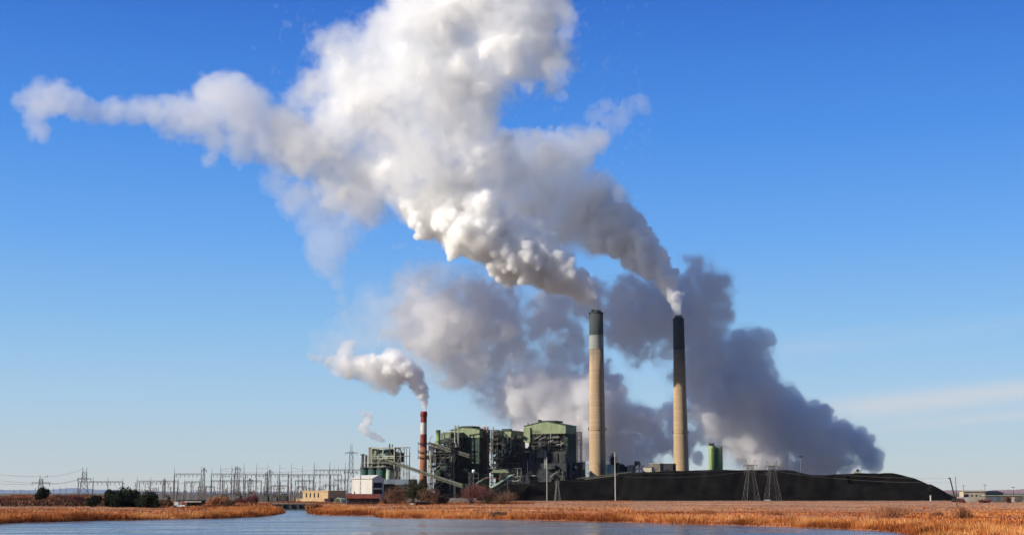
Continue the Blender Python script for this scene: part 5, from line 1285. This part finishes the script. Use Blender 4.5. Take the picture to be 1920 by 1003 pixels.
Fp = [(796,771,5,1.5,.3),(797,764,6.5,1.5,.4),(796,754,9.5,1.5,.6),(793,741,13,1.5),(787,727,17,1.5),(780,710,21,1.4),(766,698,26,1.3),(745,690,31,1.2),(722,696,28,1),(698,694,28,.95),(676,690,25,.8),(656,684,22,.65),(638,684,19,.55),(618,676,13,.42),(600,672,10,.36),(584,668,8,.3),(646,660,17,.5),(652,648,13,.36),(735,718,20,.6),(712,716,20,.5),(735,668,16,1)]
S1 = [(718,825,5,1.4),(710,821,8,1.4),(701,817,8,1.3),(688,810,9,1.2),(681,799,10,1.2),(690,788,9,.5),(694,778,8,.3),(682,770,7,.25)]
S2 = [(918,806,4,.8),(906,801,7,.8),(895,800,6,.7),(884,802,5,.5)]
S3 = [(852,800,4,.6),(846,793,5,.5),(838,788,5,.35),(830,784,5,.3)]
VL = [(840,600,50,.5),(790,600,50,.5),(740,610,46,.5),(690,620,42,.45),(640,630,34,.4),(600,640,24,.35),(760,560,40,.4),(820,550,40,.4),(880,540,40,.4),(700,570,30,.3),(650,590,20,.25),(840,660,50,.5),(790,650,40,.45),(880,700,40,.4)]
D2 = [(1112,276,20,0.3),(1128,258,17,0.3),(1144,240,16,0.3),(1158,222,14,0.3),(1176,208,13,0.3),(1196,202,13,0.3),(1206,208,8,0.3),(1120,216,12,0.25),(1138,204,11,0.25),(1160,362,10,0.3),(1164,352,8,0.3),(1050,120,18,0.3),(1052,150,14,0.3),(1056,178,9,0.3),(990,164,12,0.3),(575,150,20,0.3),(560,180,22,0.3),(600,80,16,0.3),(640,62,16,0.3),(700,50,16,0.3),(1064,30,14,0.3),(1066,70,16,0.3)]
plume("steam_plume", "white cauliflower steam plume from the taller front chimney, spreading into the huge upper cloud", A, CHY, 1.5,
      [(-0.02, V_veil, "thin_veil", .45), (0.10, V_body, "steam_body", .15), (0.34, V_mid, "thick_steam", .05), (0.85, V_core, "dense_core")],
      [(46, .3), (21, .36), (10, .34), (5, .26), (2.8, .15)], 11, kids=7, dy=.35, warp=1.5, ycurve=lambda x, y: 45.0 * min(1.0, max(0.0, (900 - x) / 200.0)))
plume("steam_plume", "grey shaded steam plume bending left from the right-hand tall chimney", B, CHY2, 1.5,
      [(-0.02, V_veil, "thin_veil", .45), (0.10, V_body, "steam_body", .15), (0.34, V_mid, "thick_steam", .05), (0.85, V_core, "dense_core")],
      [(46, .3), (21, .34), (10, .28), (5, .2), (2.8, .12)], 12, kids=7, dy=.35, warp=1.4, ycurve=lambda x, y: 85.0 * min(1.0, max(0.0, (1272 - x) / 150.0)))
plume("steam_streamer", "thin white steam streamer trailing off the big cloud to the far left", Cc, CHY + 45, 1.8,
      [(-0.08, V_veil, "thin_veil", .5), (0.10, V_fine, "steam_body", .5), (0.28, V_stream, "steam_core", .4)],
      [(60, .08), (26, .24), (12, .28), (6, .24), (3, .12)], 13, kids=2, dy=.4, warp=1.2, sharp=6.0)
plume("steam_wisp", "greyish wisp of steam hanging down under the big white cloud", D, CHY + 45, 2.2,
      [(-0.02, V_veil, "thin_veil", .4), (0.16, V_fine, "steam_body", .2)],
      [(60, .12), (26, .28), (12, .28), (6, .22)], 14, kids=1, dy=.4, warp=1.6, sharp=7.0)
plume("steam_wisp", "torn scraps of steam along the right edge and top of the white cloud", D2, CHY - 55, 1.5,
      [(0.02, V_veil, "thin_veil", .9), (0.22, V_fine, "steam_body", .8)], [(30, .12), (12, .3), (6, .3), (3, .2)], 15, dy=.4, warp=2.0)
plume("smoke_plume", "dark blue-grey smoke bank rising behind the coal heap and the right-hand tall chimney", RA, RY, 2.3,
      [(-0.04, V_gveil, "thin_veil", .4), (0.24, V_gmid, "smoke_body"), (0.5, V_gbody, "smoke_core")],
      [(56, .22), (26, .34), (12, .38), (6, .3), (3.4, .16)], 16, kids=8, dy=.4, warp=1.5)
plume("smoke_plume", "grey smoke bank behind the boiler houses, thinning away to the left", RB, RY, 2.4,
      [(-0.04, V_gveil, "thin_veil", .4), (0.24, V_gmid, "smoke_body"), (0.5, V_gbody, "smoke_core")],
      [(56, .26), (26, .36), (12, .38), (6, .3), (3.4, .16)], 17, kids=7, dy=.4, warp=1.5)
plume("smoke_veil", "faint pinkish veil at the left end of the grey smoke bank", VL, RY - 20, 2.6,
      [(0.0, V_haze, "thin_veil", .4), (0.2, V_haze, "veil_body", .2)], [(56, .2), (26, .3), (12, .25), (6, .15)], 25, dy=.4, warp=1.4)
plume("steam_plume", "small white steam plume blowing left from the red and white chimney", Fp, 1240, 1.3,
      [(0.0, V_fine, "thin_veil", .4), (0.2, V_body2, "steam_body", .15), (0.75, V_core, "dense_core")], [(20, .2), (9, .26), (4.5, .22), (2.4, .12)], 18, kids=6, dy=.3)
V_small = volume_mat("puff_steam", 0.2, WHITE, G_)
plume("steam_puff", "tiny white steam puff above the open steel boiler frame", S1, 1250, 0.8, [(0.06, V_fine, "thin_veil"), (0.24, V_small, "dense_core", .3)], [(9, .25), (4, .3), (2, .2)], 19, kids=3, dy=.3)
plume("steam_puff", "white steam puff behind the roof of the dark green boiler house", S2, 1400, 0.8, [(0.06, V_fine, "thin_veil"), (0.24, V_small, "dense_core")], [(9, .2), (4, .16), (2, .08)], 20, kids=3, dy=.3)
plume("steam_puff", "faint steam puff left of the dark green boiler house roof", S3, 1400, 0.8, [(0.06, V_veil, "thin_veil"), (0.24, V_fine, "dense_core")], [(9, .2), (4, .16), (2, .08)], 21, kids=3, dy=.3)
# ---------------------------------------------------------------- the air itself
hz = MB().box(-9600, 9600, -60, 11500, -6, 640).build("haze", volume_mat("desert_air", 1.0e-5, (.93, .96, 1.0), 0.5))
hz["kind"] = "stuff"
